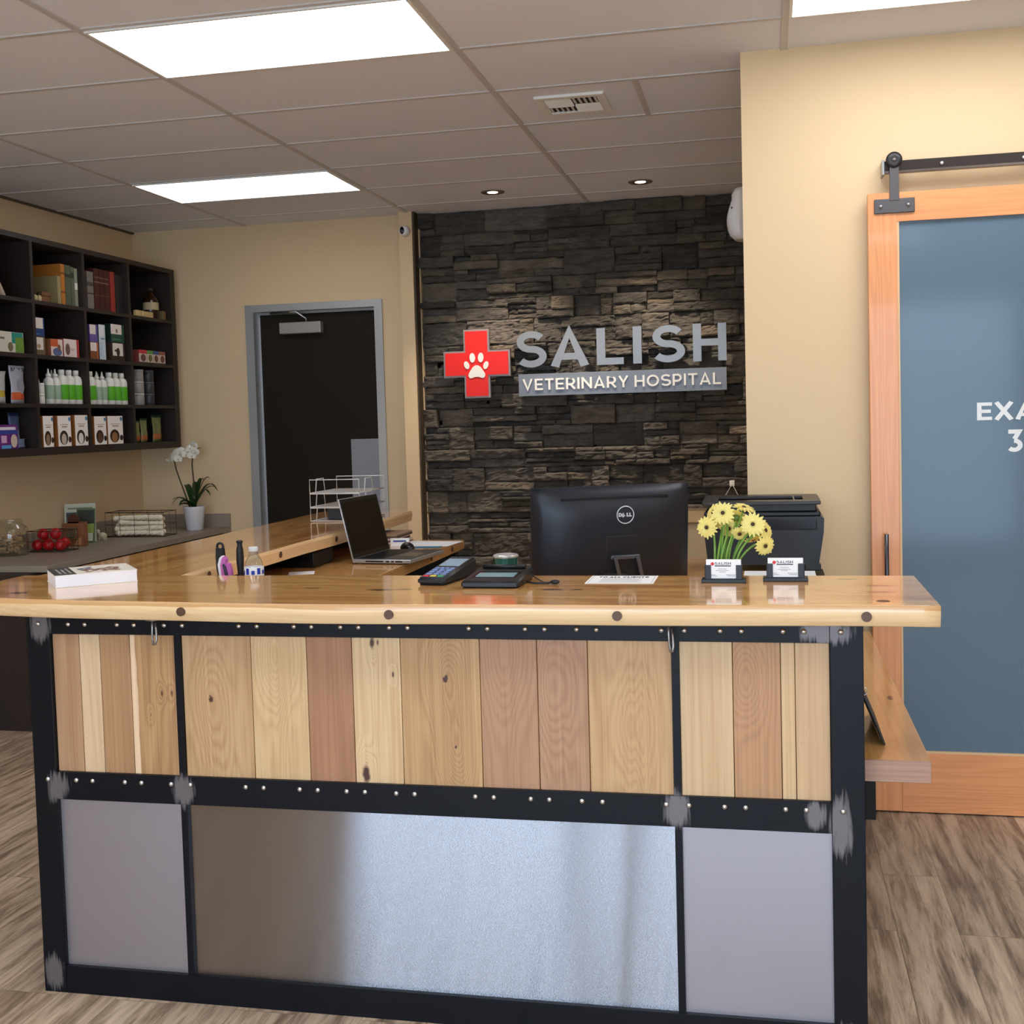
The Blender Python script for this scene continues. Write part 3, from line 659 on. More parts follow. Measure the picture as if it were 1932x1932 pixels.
riv += [(x, .612) for x in (-1.983, -1.895, -1.845, -1.746, -1.696, -1.607, -1.55, -1.388, -1.336, -1.233, -1.182, -1.101, -1.05, -.964, -.914, -.751, -.702, -.605, -.557, -.473, -.421, -.261, -.205, -.118, -.067, .029, .078, .164)]
m = MB(); m.lathe([(.0074, 0), (.0074, .0012), (.0062, .0038), (.0036, .0056), (.0005, .0063)], n=12, ax=Matrix.Rotation(pi/2, 3, 'X'))
r0 = m.build('bolt', CHROME, desk)
for i, (x, z) in enumerate(riv):
    o = r0 if i == 0 else r0.copy()
    if i: C.objects.link(o); o.parent = desk
    o.location = Vector((x, FY, z))-desk.location
# desk carcass behind the front and round both wings
BODY = mat('desk_carcass_black', (26, 24, 24), .6)
m = MB(); m.box(-2.02, .205, 2.935, 2.97, .0, 1.07); o = m.build('back_panel', BODY, desk); o.location = -desk.location
m = MB(); m.box(-2.02, -1.985, 2.97, 5.80, .0, 1.07); o = m.build('side_panel', BODY, desk); o.location = -desk.location
m = MB(); m.box(.16, .205, 2.97, 4.80, .0, .955); o = m.build('side_panel', BODY, desk); o.location = -desk.location
m = MB(); m.box(-1.985, -1.55, 5.74, 5.80, .0, .955); o = m.build('end_panel', BODY, desk); o.location = -desk.location

# the thick top, one L of timber
TOPW = wood('hickory_top', (250, 196, 118), (196, 124, 56), 'x', .14, .8, seed=21, ring=20, across=5, streak=.16, rc=.5, knotcol=(66, 34, 16),
            knots=[(-1.037, 3.06, 1.125, .035, .4, .55), (-.98, 3.07, 1.125, .05, .2, .3), (-.57, 3.075, 1.125, .035, .4, .5), (-.50, 3.075, 1.125, .04, .2, .3), (-2.10, 2.98, 1.125, .03, .3, .6), (.27, 3.05, 1.125, .028, .4, .7), (.28, 3.16, 1.125, .04, .4, .45), (.20, 3.28, 1.125, .03, .4, .45), (-.21, 3.27, 1.125, .012, .2, .5), (-1.25, 3.09, 1.125, .06, .15, .12)])
TOPY = wood('hickory_top_wing', (246, 190, 112), (184, 110, 48), 'y', .14, .8, seed=25, ring=18, across=5, streak=.18, rc=.5)
EDGE = wood('sapwood_edge', (238, 204, 156), (214, 166, 110), 'x', .3, .3, seed=31, ring=16, across=8, streak=.10, cut=('z', 1.112, .006, (206, 158, 106), 1))
EDGEY = wood('sapwood_edge_wing', (246, 214, 164), (226, 180, 122), 'y', .3, .3, seed=33, ring=16, across=8, streak=.08)
ct = thing('countertop', 'thick live edge hickory countertop with round plugs', 'countertop', (-.9, 3.1, 1.08))
def cpart(m, n, mm):
    o = m.build(n, mm, ct); o.location = -ct.location; return o
CZ0, CZ1 = 1.0735, 1.125
def fedge(x): return 2.822+.012*sin(x*2.6+1.0)+.006*sin(x*7.1)+(.09*((-1.35-x)/.95)**2 if x < -1.35 else 0)
m = MB(); n = 60; xs = [-2.335+(0.383+2.335)*i/n for i in range(n+1)]
prof = [(0.0, CZ1), (-.004, CZ1-.004), (-.001, CZ1-.024), (.004, CZ0+.003), (.008, CZ0)]
rows = []
for x in xs:
    xx = min(x, .383)
    rows.append([m.bm.verts.new((xx-(.0 if x < .38 else 0), 3.352, CZ1))]+[m.bm.verts.new((xx, fedge(xx)+.004+o_, z_)) for o_, z_ in prof]+[m.bm.verts.new((xx, 3.352, CZ0))])
for A, B in zip(rows, rows[1:]):
    for j in range(7):
        m.mi = 1 if 1 <= j <= 4 else 0
        m._f([A[j], A[(j+1) % 7], B[(j+1) % 7], B[j]], 1 <= j <= 4)
m.mi = 1; m._f(rows[0]); m._f(rows[-1][::-1]); m.mi = 0
cpart(m, 'front_slab', [TOPW, EDGE])
m = MB()
yn = [3.3515+(5.83-3.3515)*i/40 for i in range(41)]; rows = []
for y in yn:
    e = -1.79+.006*sin(y*3)+.004*sin(y*8.3)
    rows.append([m.bm.verts.new((-2.285, y, CZ1)), m.bm.verts.new((e, y, CZ1)), m.bm.verts.new((e+.003, y, CZ1-.012)), m.bm.verts.new((e-.002, y, CZ0)), m.bm.verts.new((-2.285, y, CZ0))])
for A, B in zip(rows, rows[1:]):
    for j in range(5):
        m.mi = 1 if j in (1, 2) else 0
        m._f([A[j], A[(j+1) % 5], B[(j+1) % 5], B[j]])
m.mi = 1; m._f(rows[0]); m._f(rows[-1][::-1])
cpart(m, 'wing_slab', [TOPY, EDGEY])
PLUG = mat('walnut_plug', (86, 58, 38), .4, var=.15, vscale=60)
for x, z in ((-1.515, 1.1), (-.936, 1.1), (-.362, 1.099), (.219, 1.098)):
    m = MB(); y = fedge(x)-.002; m.lathe([(.0118, 0), (.0118, .006)], (x, y+.0045, z), 22, Matrix.Rotation(pi/2, 3, 'X')); cpart(m, 'plug', PLUG)
for y in (3.555, 4.116, 4.678, 5.242):
    m = MB(); e = -1.79+.006*sin(y*3)+.004*sin(y*8.3); m.lathe([(.0118, 0), (.0118, .008)], (e-.004, y, 1.100), 20, Matrix.Rotation(pi/2, 3, 'Y')); cpart(m, 'plug', PLUG)
m = MB(); m.lathe([(.0155, 0), (.0155, .003)], (.262, 2.905, CZ1-.0025), 22); cpart(m, 'plug', PLUG)

# purse hooks under the top
for x, s, lab in ((-1.622, 1, 'thin steel bag hook hanging below the counter edge at the left'), (-.243, .6, 'thin steel bag hook hanging below the counter edge at the right')):
    m = MB(); y = 2.87
    P = [(x, y, 1.073), (x, y-.002, 1.05), (x+.002*s, y-.008, 1.025), (x+.008*s, y-.016, 1.006), (x+.016*s, y-.02, 1.008), (x+.020*s, y-.018, 1.02), (x+.018*s, y-.014, 1.045), (x+.012*s, y-.006, 1.062)]
    m.tube(P, .0032, 8); m.lathe([(.022, 0), (.022, .0018)], (x+.004, y, 1.0705), 16)
    tag(m.build('bag_hook', mat('dull_steel', (150, 146, 144), .3, .9), None, (x, y, 1.05)), lab, 'hook', 'bag hooks under the counter')

# low writing shelf on the right
SH = wood('shelf_slab', (232, 176, 108), (190, 128, 66), 'y', .25, .6, seed=41, ring=16, across=4, streak=.12, knotcol=(110, 66, 34), knots=[(.345, 3.64, .718, .022, .5, .5), (.25, 4.6, .718, .05, .5, .5), (.27, 4.3, .718, .03, .4, .55)])
SHE = wood('shelf_end_grain', (176, 136, 112), (136, 98, 82), 'x', .5, 0, seed=43, ring=12, across=14, streak=.1)
t = thing('writing_shelf', 'low thick hickory writing shelf on the right side of the desk', 'shelf', (.3, 3.9, .664))
m = MB(); m.box(.206, .378, 2.985, 4.74, .664, .719, .0015, 1)
for f in m.bm.faces:
    if f.calc_center_median().y < 2.987: f.material_index = 1
o = m.build('slab', [SH, SHE], t); o.location = -t.location
m = MB(); m.box(.30, .386, 4.66, 4.735, 0, .664, .001, 1); o = m.build('leg', BODY, t); o.location = -t.location
# clipboard leaning on the desk
t = thing('clipboard', 'black clipboard leaning against the desk on the writing shelf', 'clipboard', (.25, 3.25, .72))
Mr = Matrix.Rotation(radians(-22), 3, 'Y')
m = MB(); m.obox((.253, 3.27, .792), (.004, .32, .152), Mr, .001, 1); o = m.build('board', BLACKP, t); o.location = -t.location
m = MB(); m.obox((.226, 3.27, .862), (.012, .09, .012), Mr, .002); m.tube([(.229+.011*cos(a), 3.12, .858+.011*sin(a)) for a in [k*pi/6 for k in range(12)]], .0012, 6, closed=True); o = m.build('clip', CHROME, t); o.location = -t.location
m = MB(); m.obox((.248, 3.27, .790), (.001, .27, .13), Mr); o = m.build('sheet', mat('tan_sheet', (176, 140, 92), .6), t); o.location = -t.location

# ------------------------------------------------------------------ inner work surface (U) and low wall
WS = wood('work_surface', (222, 168, 100), (180, 120, 62), 'y', .2, .6, seed=51, ring=18, across=5, streak=.1)
t = thing('work_surface', 'lower U shaped hickory staff worktop behind the counter', 'worktop', (-.9, 4.0, .955))
def wpart(m, n, mm): o = m.build(n, mm, t); o.location = -t.location; return o
m = MB(); m.box(-1.98, -1.46, 2.975, 5.58, .955, 1.0, .002, 1); wpart(m, 'left_slab', [WS])
m = MB(); m.box(-1.459, -.46, 2.975, 4.15, .955, 1.0, .002, 1); wpart(m, 'front_slab', wood('work_surface_front', (222, 168, 100), (180, 120, 62), 'x', .2, .6, seed=53, ring=18))
m = MB(); m.box(-.459, .155, 2.975, 4.81, .955, 1.0, .002, 1); wpart(m, 'right_slab', [WS])
for y in (5.35, 5.0): 
    m = MB(); m.lathe([(.0118, 0), (.0118, .004)], (-1.4605, y, .978), 18, Matrix.Rotation(pi/2, 3, 'Y')); wpart(m, 'plug', PLUG)
for x, y in ((-1.50, 5.5), (-1.50, 4.3), (-.5, 4.1), (.1, 4.7)):
    m = MB(); m.box(x-.02, x+.02, y-.02, y+.02, 0, .955); wpart(m, 'leg', BODY)
t = thing('low_wall', 'low beige wall with a pale wood cap in front of the stone', 'partition', (-.4, 5.7, 0))
m = MB(); m.box(-.82, -.082, 5.64, 5.76, 0, 1.07); o = m.build('wall_panel', WALL, t); o.location = -t.location
m = MB(); m.box(-.84, -.082, 5.61, 5.79, 1.07, 1.125, .002, 1); o = m.build('wood_cap', wood('cap_wood', (232, 200, 146), (206, 164, 108), 'x', .3, .4, seed=57, ring=14, across=8), t); o.location = -t.location

# hanging plaque on stone
t = thing('hanging_plaque', 'small dark plaque hung by a string from a white hook on the stone', 'plaque', (-.228, 7.76, .945))
m = MB(); m.box(-.016, .016, -.02, .03, .165, .20, .003); m.build('hook', WHITE, t)
m = MB(); m.tube([(-.085, -.016, .03), (0, -.018, .18), (.075, -.016, .03)], .0042, 6); m.build('string', mat('grey_cord', (206, 198, 186), .7), t)
m = MB(); m.box(-.10, .09, -.012, .0, -.07, .03, .002); m.build('board', mat('plaque_dark', (44, 40, 37), .6), t)

# ------------------------------------------------------------------ things on the counter
# guest book / paperback
t = thing('paperback_book', 'thick white paperback with a dark spine band lying on the counter', 'book', (-2.02, 3.10, CZ1+.0003), radians(40))
BW, BD, BH = .235, .20, .036
t.location = (-2.043, 3.072, CZ1+.0003)
m = MB(); m.box(.002, BW-.002, .002, BD-.002, .0012, BH-.0015); m.build('pages', mat('page_edges', (236, 236, 240), .7, var=.03, vscale=90), t)
m = MB(); m.box(0, BW, 0, BD, 0, .0012); m.box(0, BW, 0, BD, BH-.0015, BH, .0004, 1); m.build('cover', mat('cover_cream', (240, 234, 218), .3), t)
m = MB(); m.box(.0, .062, 0, BD, BH, BH+.0006); bd = m.build('title_band', mat('cover_charcoal', (66, 62, 58), .35), t)
m = MB()
for k, (w) in enumerate((.13, .11, .14)):
    m.box(.018+k*.014, .024+k*.014, .03, .03+w, BH+.0006, BH+.0009)
m.build('title_text', mat('grey_print', (150, 146, 140), .5), t)
m = MB(); rnd = random.Random(5)
for k in range(26): m.prism(ell(rnd.uniform(.09, .19), rnd.uniform(.04, .12), rnd.uniform(.006, .018), rnd.uniform(.004, .012), rnd.uniform(0, 3), 9), -.0004-.00002*k, (0, 0, BH), (1, 0, 0), (0, 1, 0), (0, 0, -1))
m.build('cover_picture', mat('sepia_print', (130, 92, 76), .5, var=.3, vscale=60), t)
m = MB()
for k in range(8): m.prism(ell(rnd.uniform(.085, .12), rnd.uniform(.10, .16), rnd.uniform(.006, .014), rnd.uniform(.004, .01), rnd.uniform(0, 3), 9), -.0004-.00002*k, (0, 0, BH), (1, 0, 0), (0, 1, 0), (0, 0, -1))
m.build('cover_picture', mat('slate_print', (96, 104, 128), .5, var=.3, vscale=60), t)

# card terminal
t = thing('card_terminal', 'black card payment terminal with coloured keys', 'card reader', (-.922, 3.14, CZ1), radians(-9))
def slope_box(m, w, l, h0, h1, bev=.006):
    vs = m.box(-w/2, w/2, 0, l, 0, 1, 0)
    for v in vs: v.co.z = (h0+(h1-h0)*(v.co.y/l)) if v.co.z > .5 else 0
    es = list(set(e for v in vs for e in v.link_edges)); r = bmesh.ops.bevel(m.bm, geom=es, offset=bev, segments=3, affect='EDGES')
    for f in r['faces']: f.smooth = True
W, Lh, h0, h1 = .084, .235, .022, .055
m = MB(); slope_box(m, W, Lh, h0, h1, .007); m.build('housing', mat('terminal_black', (34, 36, 40), .45), t)
m = MB(); m.box(-.03, .03, -.0006, .004, .006, .0085); m.build('card_slot', BLACKG, t)
sl = atan2(h1-h0, Lh); R_ = Matrix.Rotation(sl, 3, 'X')
def onface(x, y): return (x, y, h0+(h1-h0)*y/Lh)
m = MB(); m.obox(onface(0, .165), (.062, .075, .002), R_, .0006, 1); m.build('screen', mat('lcd_grey_blue', (150, 170, 184), .2), t)
kc = {'r': (206, 52, 58), 'y': (226, 200, 60), 'g': (60, 160, 96), 'b': (120, 140, 190)}
for r_ in range(5):
    for c_ in range(3 if r_ < 4 else 4):
        q = 'ryg'[c_] if r_ == 0 else 'b'
        x = (-.022+.022*c_) if r_ < 4 else (-.024+.016*c_)
        m = MB(); m.obox(onface(x, .02+.02*r_), (.017 if r_ < 4 else .012, .012, .004), R_, .0015, 2); m.build('key', mat('key_'+q, kc[q], .4), t)
# signature pad
t = thing('signature_pad', 'black signature pad with a small lcd strip', 'signature pad', (-.742, 3.09, CZ1), radians(-1))
W, Lh, h0, h1 = .160, .21, .020, .034
m = MB(); slope_box(m, W, Lh, h0, h1, .005); m.build('housing', mat('pad_black', (28, 29, 30), .4), t)
sl = atan2(h1-h0, Lh); R_ = Matrix.Rotation(sl, 3, 'X')
m = MB(); m.obox(onface(0, .09), (.126, .09, .0012), R_, .0004, 1); m.build('bezel', BLACKG, t)
m = MB(); m.obox((0, .085, h0+(h1-h0)*.085/Lh+.001), (.108, .052, .001), R_); m.build('screen', mat('lcd_teal', (128, 164, 168), .2), t)
m = MB(); m.tube([onface(-.062, .178)[:2]+(h1+.003,), onface(.062, .178)[:2]+(h1+.003,)], .006, 10); m.build('stylus', BLACKP, t)
# loose cable end
m = MB(); m.tube([(-.655, 3.18, CZ1+.006), (-.63, 3.16, CZ1+.005), (-.60, 3.165, CZ1+.004), (-.585, 3.17, CZ1+.006)], .003, 8); m.tube([(-.655, 3.23, CZ1+.02), (-.64, 3.22, CZ1+.012), (-.61, 3.18, CZ1+.005), (-.585, 3.165, CZ1+.005)], .0018, 8); m.ball((-.575, 3.165, CZ1+.008), .0085, 10, 1.6, 1, .8)
tag(m.build('cable_plug', BLACKP, None, (-.61, 3.17, CZ1)), 'black cable end lying beside the signature pad', 'cable')
# notice
t = thing('notice_sheet', 'white printed notice lying flat on the counter', 'notice', (-.403, 3.188, CZ1+.0002))
m = MB(); m.box(-.094, .094, 0, .157, 0, .0006); m.build('paper', PAPER, t)
INK = mat('grey_ink', (60, 60, 62), .6)
m = MB(); write(m, 'TO ALL CLIENTS', (-.070, .112, .0006), .140, .026, .2, .0004, (1, 0, 0), (0, 1, 0))
for a in (-.088, .087): m.box(a, a+.0008, .006, .15, .0006, .0008)
for a in (.006, .15): m.box(-.088, .088, a, a+.0008, .0006, .0008)
m.build('heading', INK, t)
m = MB()
for k in range(7): m.box(-.06+.004*(k % 2), .06-.006*(k % 3), .100-k*.013, .104-k*.013, .0006, .0008)
m.build('text_lines', mat('light_ink', (170, 170, 172), .6), t)
# business card holders
def card_holder(x, y, label, rz):
    t = thing('business_card_holder', label, 'card holder', (x, y, CZ1), rz, 'business card holders on the counter')
    m = MB(); m.box(-.059, .059, -.001, .045, 0, .010, .0015, 2); m.build('base', BLACKP, t)
    for s in (-1, 1):
        m = MB(); a, b = sorted((s*.033, s*.050)); m.box(a, b, .004, .007, .008, .048, .0008, 1); m.box(*sorted((s*.047, s*.050)), .004, .022, .008, .048, .0006, 1); m.build('side_wall', BLACKP, t)
    m = MB(); m.box(-.050, .050, .022, .025, .008, .044, .0006, 1); m.build('back_wall', BLACKP, t)
    return t
def cards(x, y, rz, label):
    t = thing('business_cards', label, 'business cards', (x, y, CZ1+.010), rz, 'stacks of business cards')
    vs = []
    m = MB(); poly = [(-.034, 0), (.034, 0), (.034, .036), (.048, .036), (.048, .054), (-.048, .054), (-.048, .036), (-.034, .036)]
    m = MB(); m.box(-.0465, .0465, .0075, .0205, .001, .052, .0008, 1); m.build('card_stack', PAPER, t)
    m = MB(); y_ = .0075
    for s in (0, 1):
        (m.box(-.034, -.0245, y_-.0006, y_, .0395, .0425) if s == 0 else m.box(-.0307, -.0278, y_-.0006, y_, .0365, .0455))
    m.prism([(-.0335, .0385), (-.0250, .0385), (-.0250, .0435), (-.0335, .0435)], .0007, (0, y_, 0)); m.prism([(-.0318, .0365), (-.0267, .0365), (-.0267, .0455), (-.0318, .0455)], .00072, (0, y_, 0)); m.build('red_cross', mat('print_red', (206, 40, 44), .5), t)
    m = MB(); write(m, 'SALISH', (-.023, y_, .0385), .043, .0072, .17, .0006); m.box(-.023, .020, y_-.0006, y_, .0340, .0368); m.build('print', mat('print_dark', (62, 60, 64), .5), t)
    m = MB()
    for k, (a, b, z) in enumerate(((-.014, .008, .0265), (-.02, .014, .022), (-.012, .006, .0185), (-.034, -.022, .011), (-.034, -.016, .0075), (.010, .032, .0075), (.006, .032, .011))): m.box(a, b, y_-.0004, y_, z, z+.0013)
    m.build('fine_print', mat('print_grey', (150, 150, 158), .5), t)
card_holder(-.1215, 3.2035, 'black business card holder in front of the yellow flowers', radians(-1))
card_holder(.0415, 3.2335, 'black business card holder at the right, nearer the counter end', radians(-.5))
cards(-.1215, 3.2035, radians(-1), 'white business cards in the holder in front of the flowers')
cards(.0415, 3.2335, radians(-.5), 'white business cards in the right-hand holder')

# vase and gerberas
t = thing('vase', 'small square black vase holding the yellow flowers behind the cards', 'vase', (-.121, 3.30, CZ1))
m = MB(); z = .052
for s in ((-.03, -.027, -.03, .03), (.027, .03, -.03, .03), (-.027, .027, -.03, -.027), (-.027, .027, .027, .03)): m.box(*s, 0, z)
m.box(-.03, .03, -.03, .03, 0, .006); m.build('body', BLACKG, t)
PET = mat('gerbera_yellow', (255, 246, 160), .5, var=.08, vscale=40); 
for _m in (PET,):
    nt = _m.node_tree; _t = nt.nodes.new('ShaderNodeBsdfTranslucent'); _t.inputs[0].default_value = lin((250, 232, 110)); _x = nt.nodes.new('ShaderNodeMixShader'); _x.inputs[0].default_value = .4
    nt.links.new(nt.nodes['Principled BSDF'].outputs[0], _x.inputs[1]); nt.links.new(_t.outputs[0], _x.inputs[2]); nt.links.new(_x.outputs[0], nt.nodes['Material Output'].inputs[0])
PET2 = mat('gerbera_yellow_inner', (250, 234, 130), .5); EYE = mat('gerbera_eye', (66, 44, 24), .7); STEM = mat('stem_green', (116, 156, 62), .5, var=.1, vscale=30); CAL = mat('calyx_green', (104, 132, 62), .6)
def gerbera(head, tilt, R0, base, label, seed, eye=True):
    """head: centre; tilt: facing direction"""
    rnd = random.Random(seed); h = Vector(head); f = Vector(tilt).normalized(); b = Vector(base)
    t = thing('gerbera', label, 'flower', tuple(b), 0, 'yellow gerbera daisies in the vase')
    q = f.to_track_quat('Z', 'Y').to_matrix()
    def fin(m, n, mm):
        for v in m.bm.verts: v.co -= b
        return m.build(n, mm, t)
    m = MB(); k1 = h-f*.055; pts = []
    for i in range(13):
        u_ = i/12; p = (1-u_)**3*b+3*(1-u_)**2*u_*(b+Vector((0, 0, (h.z-b.z)*.55)))+3*(1-u_)*u_*u_*k1+u_**3*(h-f*.008); pts.append(p)
    m.tube(pts, [.0028+.0008*(1-i/12) for i in range(13)], 8); fin(m, 'stem', STEM)
    m = MB()
    for ring, (n, r0, r1, wd, lift) in enumerate(((17, .010, R0, .0052, .1), (15, .009, R0*.86, .0048, .22))):
        for i in range(n):
            a = 2*pi*(i+.5*ring)/n+rnd.uniform(-.06, .06); L_ = r1*rnd.uniform(.92, 1.05); lf = lift+rnd.uniform(-.12, .12)
            d = Vector((cos(a), sin(a), 0)); s_ = Vector((-sin(a), cos(a), 0)); prev = None
            for j in range(5):
                u_ = j/4; r_ = r0+(L_-r0)*u_; w = wd*(.55+.9*sin(min(1, u_*1.1+.12)*pi)*.75)*(1 if j < 4 else .45)
                zz = .002+r_*lf*(1-.55*u_)+ring*.0022-.003*(u_**2)
                c = d*r_+Vector((0, 0, zz)); row = [m.bm.verts.new(h+q@(c-s_*w)), m.bm.verts.new(h+q@(c+Vector((0, 0, -.0009)))), m.bm.verts.new(h+q@(c+s_*w))]
                if prev:
                    m._f([prev[0], prev[1], row[1], row[0]], True); m._f([prev[1], prev[2], row[2], row[1]], True)
                prev = row
    fin(m, 'petals', PET)
    m = MB()
    for i in range(22):
        a = 2*pi*i/22; d = Vector((cos(a), sin(a), 0)); s_ = Vector((-sin(a), cos(a), 0))
        m._f([m.bm.verts.new(h+q@p) for p in (d*.004-s_*.0012+Vector((0, 0, .004)), d*.004+s_*.0012+Vector((0, 0, .004)), d*.0135+Vector((0, 0, .0075)))])
    fin(m, 'inner_florets', PET2)
    m = MB(); m.lathe([(.0062, .002), (.0058, .006), (.003, .0072)], h, 12, q); fin(m, 'eye', EYE)
    m = MB(); m.lathe([(.003, -.011), (.0095, -.004), (.012, .001)], h, 12, q); fin(m, 'calyx', CAL)
vb = (-.121, 3.30, CZ1+.01)
G = [((-.166, 3.285, 1.268), (-.45, -1, .05), .032, 'gerbera head furthest left, drooping beside the monitor'),
     ((-.122, 3.270, 1.308), (-.15, -1, .35), .034, 'large bright gerbera at the top left of the bunch'),
     ((-.149, 3.33, 1.305), (-.7, -.5, .4), .030, 'gerbera tucked behind the top left bloom'),
     ((-.067, 3.30, 1.318), (.25, -.25, 1.0), .033, 'topmost gerbera, seen from its green underside'),
     ((-.042, 3.262, 1.277), (-.1, -1, .30), .036, 'large open gerbera at the upper right, facing the camera'),
     ((-.012, 3.285, 1.258), (.85, -.6, .35), .031, 'gerbera at the far right edge, turned sideways'),
     ((-.012, 3.275, 1.218), (.5, -.9, -.25), .031, 'lowest gerbera on the right, drooping over'),
     ((-.108, 3.33, 1.262), (-.1, -.6, -.2), .030, 'gerbera in the middle of the bunch under the large left bloom'),
     ((-.088, 3.335, 1.288), (0, .8, .5), .029, 'gerbera facing away in the centre of the bunch'),
     ((-.080, 3.30, 1.250), (.2, -.8, -.5), .024, 'small half hidden gerbera just above the stems'),
     ((-.044, 3.33, 1.232), (.3, -.3, -.9), .028, 'gerbera hanging down behind the right blooms'),
     ((-.128, 3.34, 1.285), (-.5, .5, .3), .028, 'gerbera facing back behind the left blooms')]
for i, (hd, tl, r0, lab) in enumerate(G):
    k = i/11
    gerbera(hd, tl, r0, (-.121+(hd[0]+.09)*.35, 3.295+.012*sin(i*2.1), CZ1+.008), 'yellow '+lab, i+3)

# ------------------------------------------------------------------ staff side: monitor, tumbler, bottle, brushes, laptop, tray, printer
t = thing('desktop_monitor', 'large black computer monitor seen from behind', 'monitor', (-.512, 3.84, 1.0005), radians(24))
W, H = .530, .345
MONB = mat('monitor_back', (17, 22, 32), .42)
lean = Matrix.Rotation(radians(5), 3, 'X')     # top tips back, away from the user
def mon(m):
    for v in m.bm.verts: v.co = lean@(v.co-Vector((0, 0, .03)))+Vector((0, 0, .03))
    return m
m = MB(); nx, nz = 16, 12; g = []
for j in range(nz+1):
    row = []
    for i in range(nx+1):
        fx, fz = i/nx*2-1, j/nz*2-1
        d = .046*(1-abs(fx)**5)*(1-abs(fz)**6)**.8+.004
        if fz > .5: d *= 1-.55*((fz-.5)/.5)**2
        row.append(m.bm.verts.new((fx*W/2*(.995 if abs(fz) > .99 else 1), -d, .012+(fz+1)/2*H)))
    g.append(row)
for j in range(nz):
    for i in range(nx): m._f([g[j][i], g[j][i+1], g[j+1][i+1], g[j+1][i]], True)
per = g[0][:]+[r[-1] for r in g[1:]]+g[-1][-2::-1]+[r[0] for r in g[-2:0:-1]]
bk = [m.bm.verts.new((v.co.x, .012, v.co.z)) for v in per]; n = len(per)
for i in range(n): m._f([per[i], bk[i], bk[(i+1) % n], per[(i+1) % n]])
m._f(bk); mon(m).build('rear_shell', MONB, t)
m = MB(); m.box(-W/2+.008, W/2-.008, .0115, .0135, .02, .012+H-.008); mon(m).build('screen', BLACKG, t)
m = MB(); m.box(-.175, .185, -.034, -.020, .318, .326, .001, 1); mon(m).build('vent_slot', mat('vent_black', (3, 3, 4), .7), t)
m = MB(); m.box(-.03, .135, -.0515, -.049, .035, .20, .002, 1); mon(m).build('cover_plate', mat('monitor_plate', (17, 18, 22), .45), t)
m = MB(); cx, cz, yy = .034, .268, -.0512
LG = mat('logo_silver', (214, 218, 224), .3, .2)
ro = [(cx+.028*cos(a), yy-.0008, cz+.028*sin(a)) for a in [2*pi*i/36 for i in range(36)]]
m.tube(ro, .0017, 6, closed=True)
write(m, 'D', (cx-.0225, yy+.0018, cz-.0062), .0115, .0125, .26, .0016)
write(m, 'L', (cx+.0045, yy+.0018, cz-.0062), .0085, .0125, .26, .0016); write(m, 'L', (cx+.0135, yy+.0018, cz-.0062), .0085, .0125, .26, .0016)
th = radians(32); write(m, 'E', (cx-.0085, yy+.0018, cz-.0088), .0105, .0115, .24, .0016, (cos(th), 0, sin(th)), (-sin(th), 0, cos(th)))
mon(m).build('logo', LG, t)
for x in (.0, .075):
    m = MB(); m.obox((x+.006, -.078, .072), (.013, .012, .118), Matrix.Rotation(radians(-14), 3, 'Y')@Matrix.Rotation(radians(8), 3, 'X'), .003); m.build('stand_arm', mat('stand_grey', (92, 94, 98), .35, .7), t)
m = MB(); m.obox((.03, -.068, .126), (.098, .026, .014), None, .003); m.build('stand_bridge', mat('stand_grey', (92, 94, 98), .35, .7), t)
m = MB(); m.box(-.10, .16, -.09, .10, 0, .008, .003); m.build('stand_base', mat('stand_base_black', (40, 41, 44), .4), t)
m = MB(); m.tube([(-.065, -.05, .05), (-.03, -.075, .075), (.03, -.082, .07), (.05, -.08, .02), (.052, -.075, .014)], .0035, 8); m.build('cable', BLACKP, t)

t = thing('tumbler', 'teal metal tumbler with a clear lid beside the monitor', 'tumbler', (-.905, 4.03, 1.0005))
m = MB(); m.lathe([(.032, 0), (.036, .003), (.040, .05), (.0445, .094), (.0455, .098), (.043, .1)], n=32); m.build('cup', mat('teal_enamel', (10, 104, 106), .18, .45, coat=.6), t)
m = MB(); m.lathe([(.0455, .098), (.0455, .104), (.042, .108), (.040, .1085), (.036, .105), (.0, .105)], n=32); m.build('lid', mat('lid_clear_grey', (206, 206, 202), .15, .4), t)

def clear_mat(name, tint=(235, 240, 242), r=.03):
    m = bpy.data.materials.new(name); m.use_nodes = True; N = m.node_tree.nodes; L = m.node_tree.links
    for n in list(N):
        if n.type == 'BSDF_PRINCIPLED': N.remove(n)
    a = N.new('ShaderNodeBsdfTransparent'); a.inputs[0].default_value = lin(tint); g_ = N.new('ShaderNodeBsdfGlossy'); g_.inputs['Roughness'].default_value = r
    lw = N.new('ShaderNodeLayerWeight'); lw.inputs[0].default_value = .35; x = N.new('ShaderNodeMixShader')
    mm = N.new('ShaderNodeMapRange'); mm.inputs['To Min'].default_value = .06; mm.inputs['To Max'].default_value = .5; L.new(lw.outputs['Facing'], mm.inputs['Value'])
    L.new(mm.outputs[0], x.inputs[0]); L.new(a.outputs[0], x.inputs[1]); L.new(g_.outputs[0], x.inputs[2]); L.new(x.outputs[0], N['Material Output'].inputs[0]); return m
CLEAR = clear_mat('clear_plastic')
t = thing('water_bottle', 'clear plastic water bottle with a blue and white label', 'bottle', (-1.636, 3.55, 1.0005))
m = MB(); m.lathe([(.026, 0), (.031, .006), (.031, .03), (.030, .06), (.031, .10), (.031, .125), (.026, .145), (.014, .17), (.0125, .178)], n=28); m.build('body', CLEAR, t)
m = MB(); m.lathe([(.0313, .070), (.0316, .071), (.0316, .126), (.0313, .127)], n=28); lb = m.build('label', PAPER, t)
m = MB()
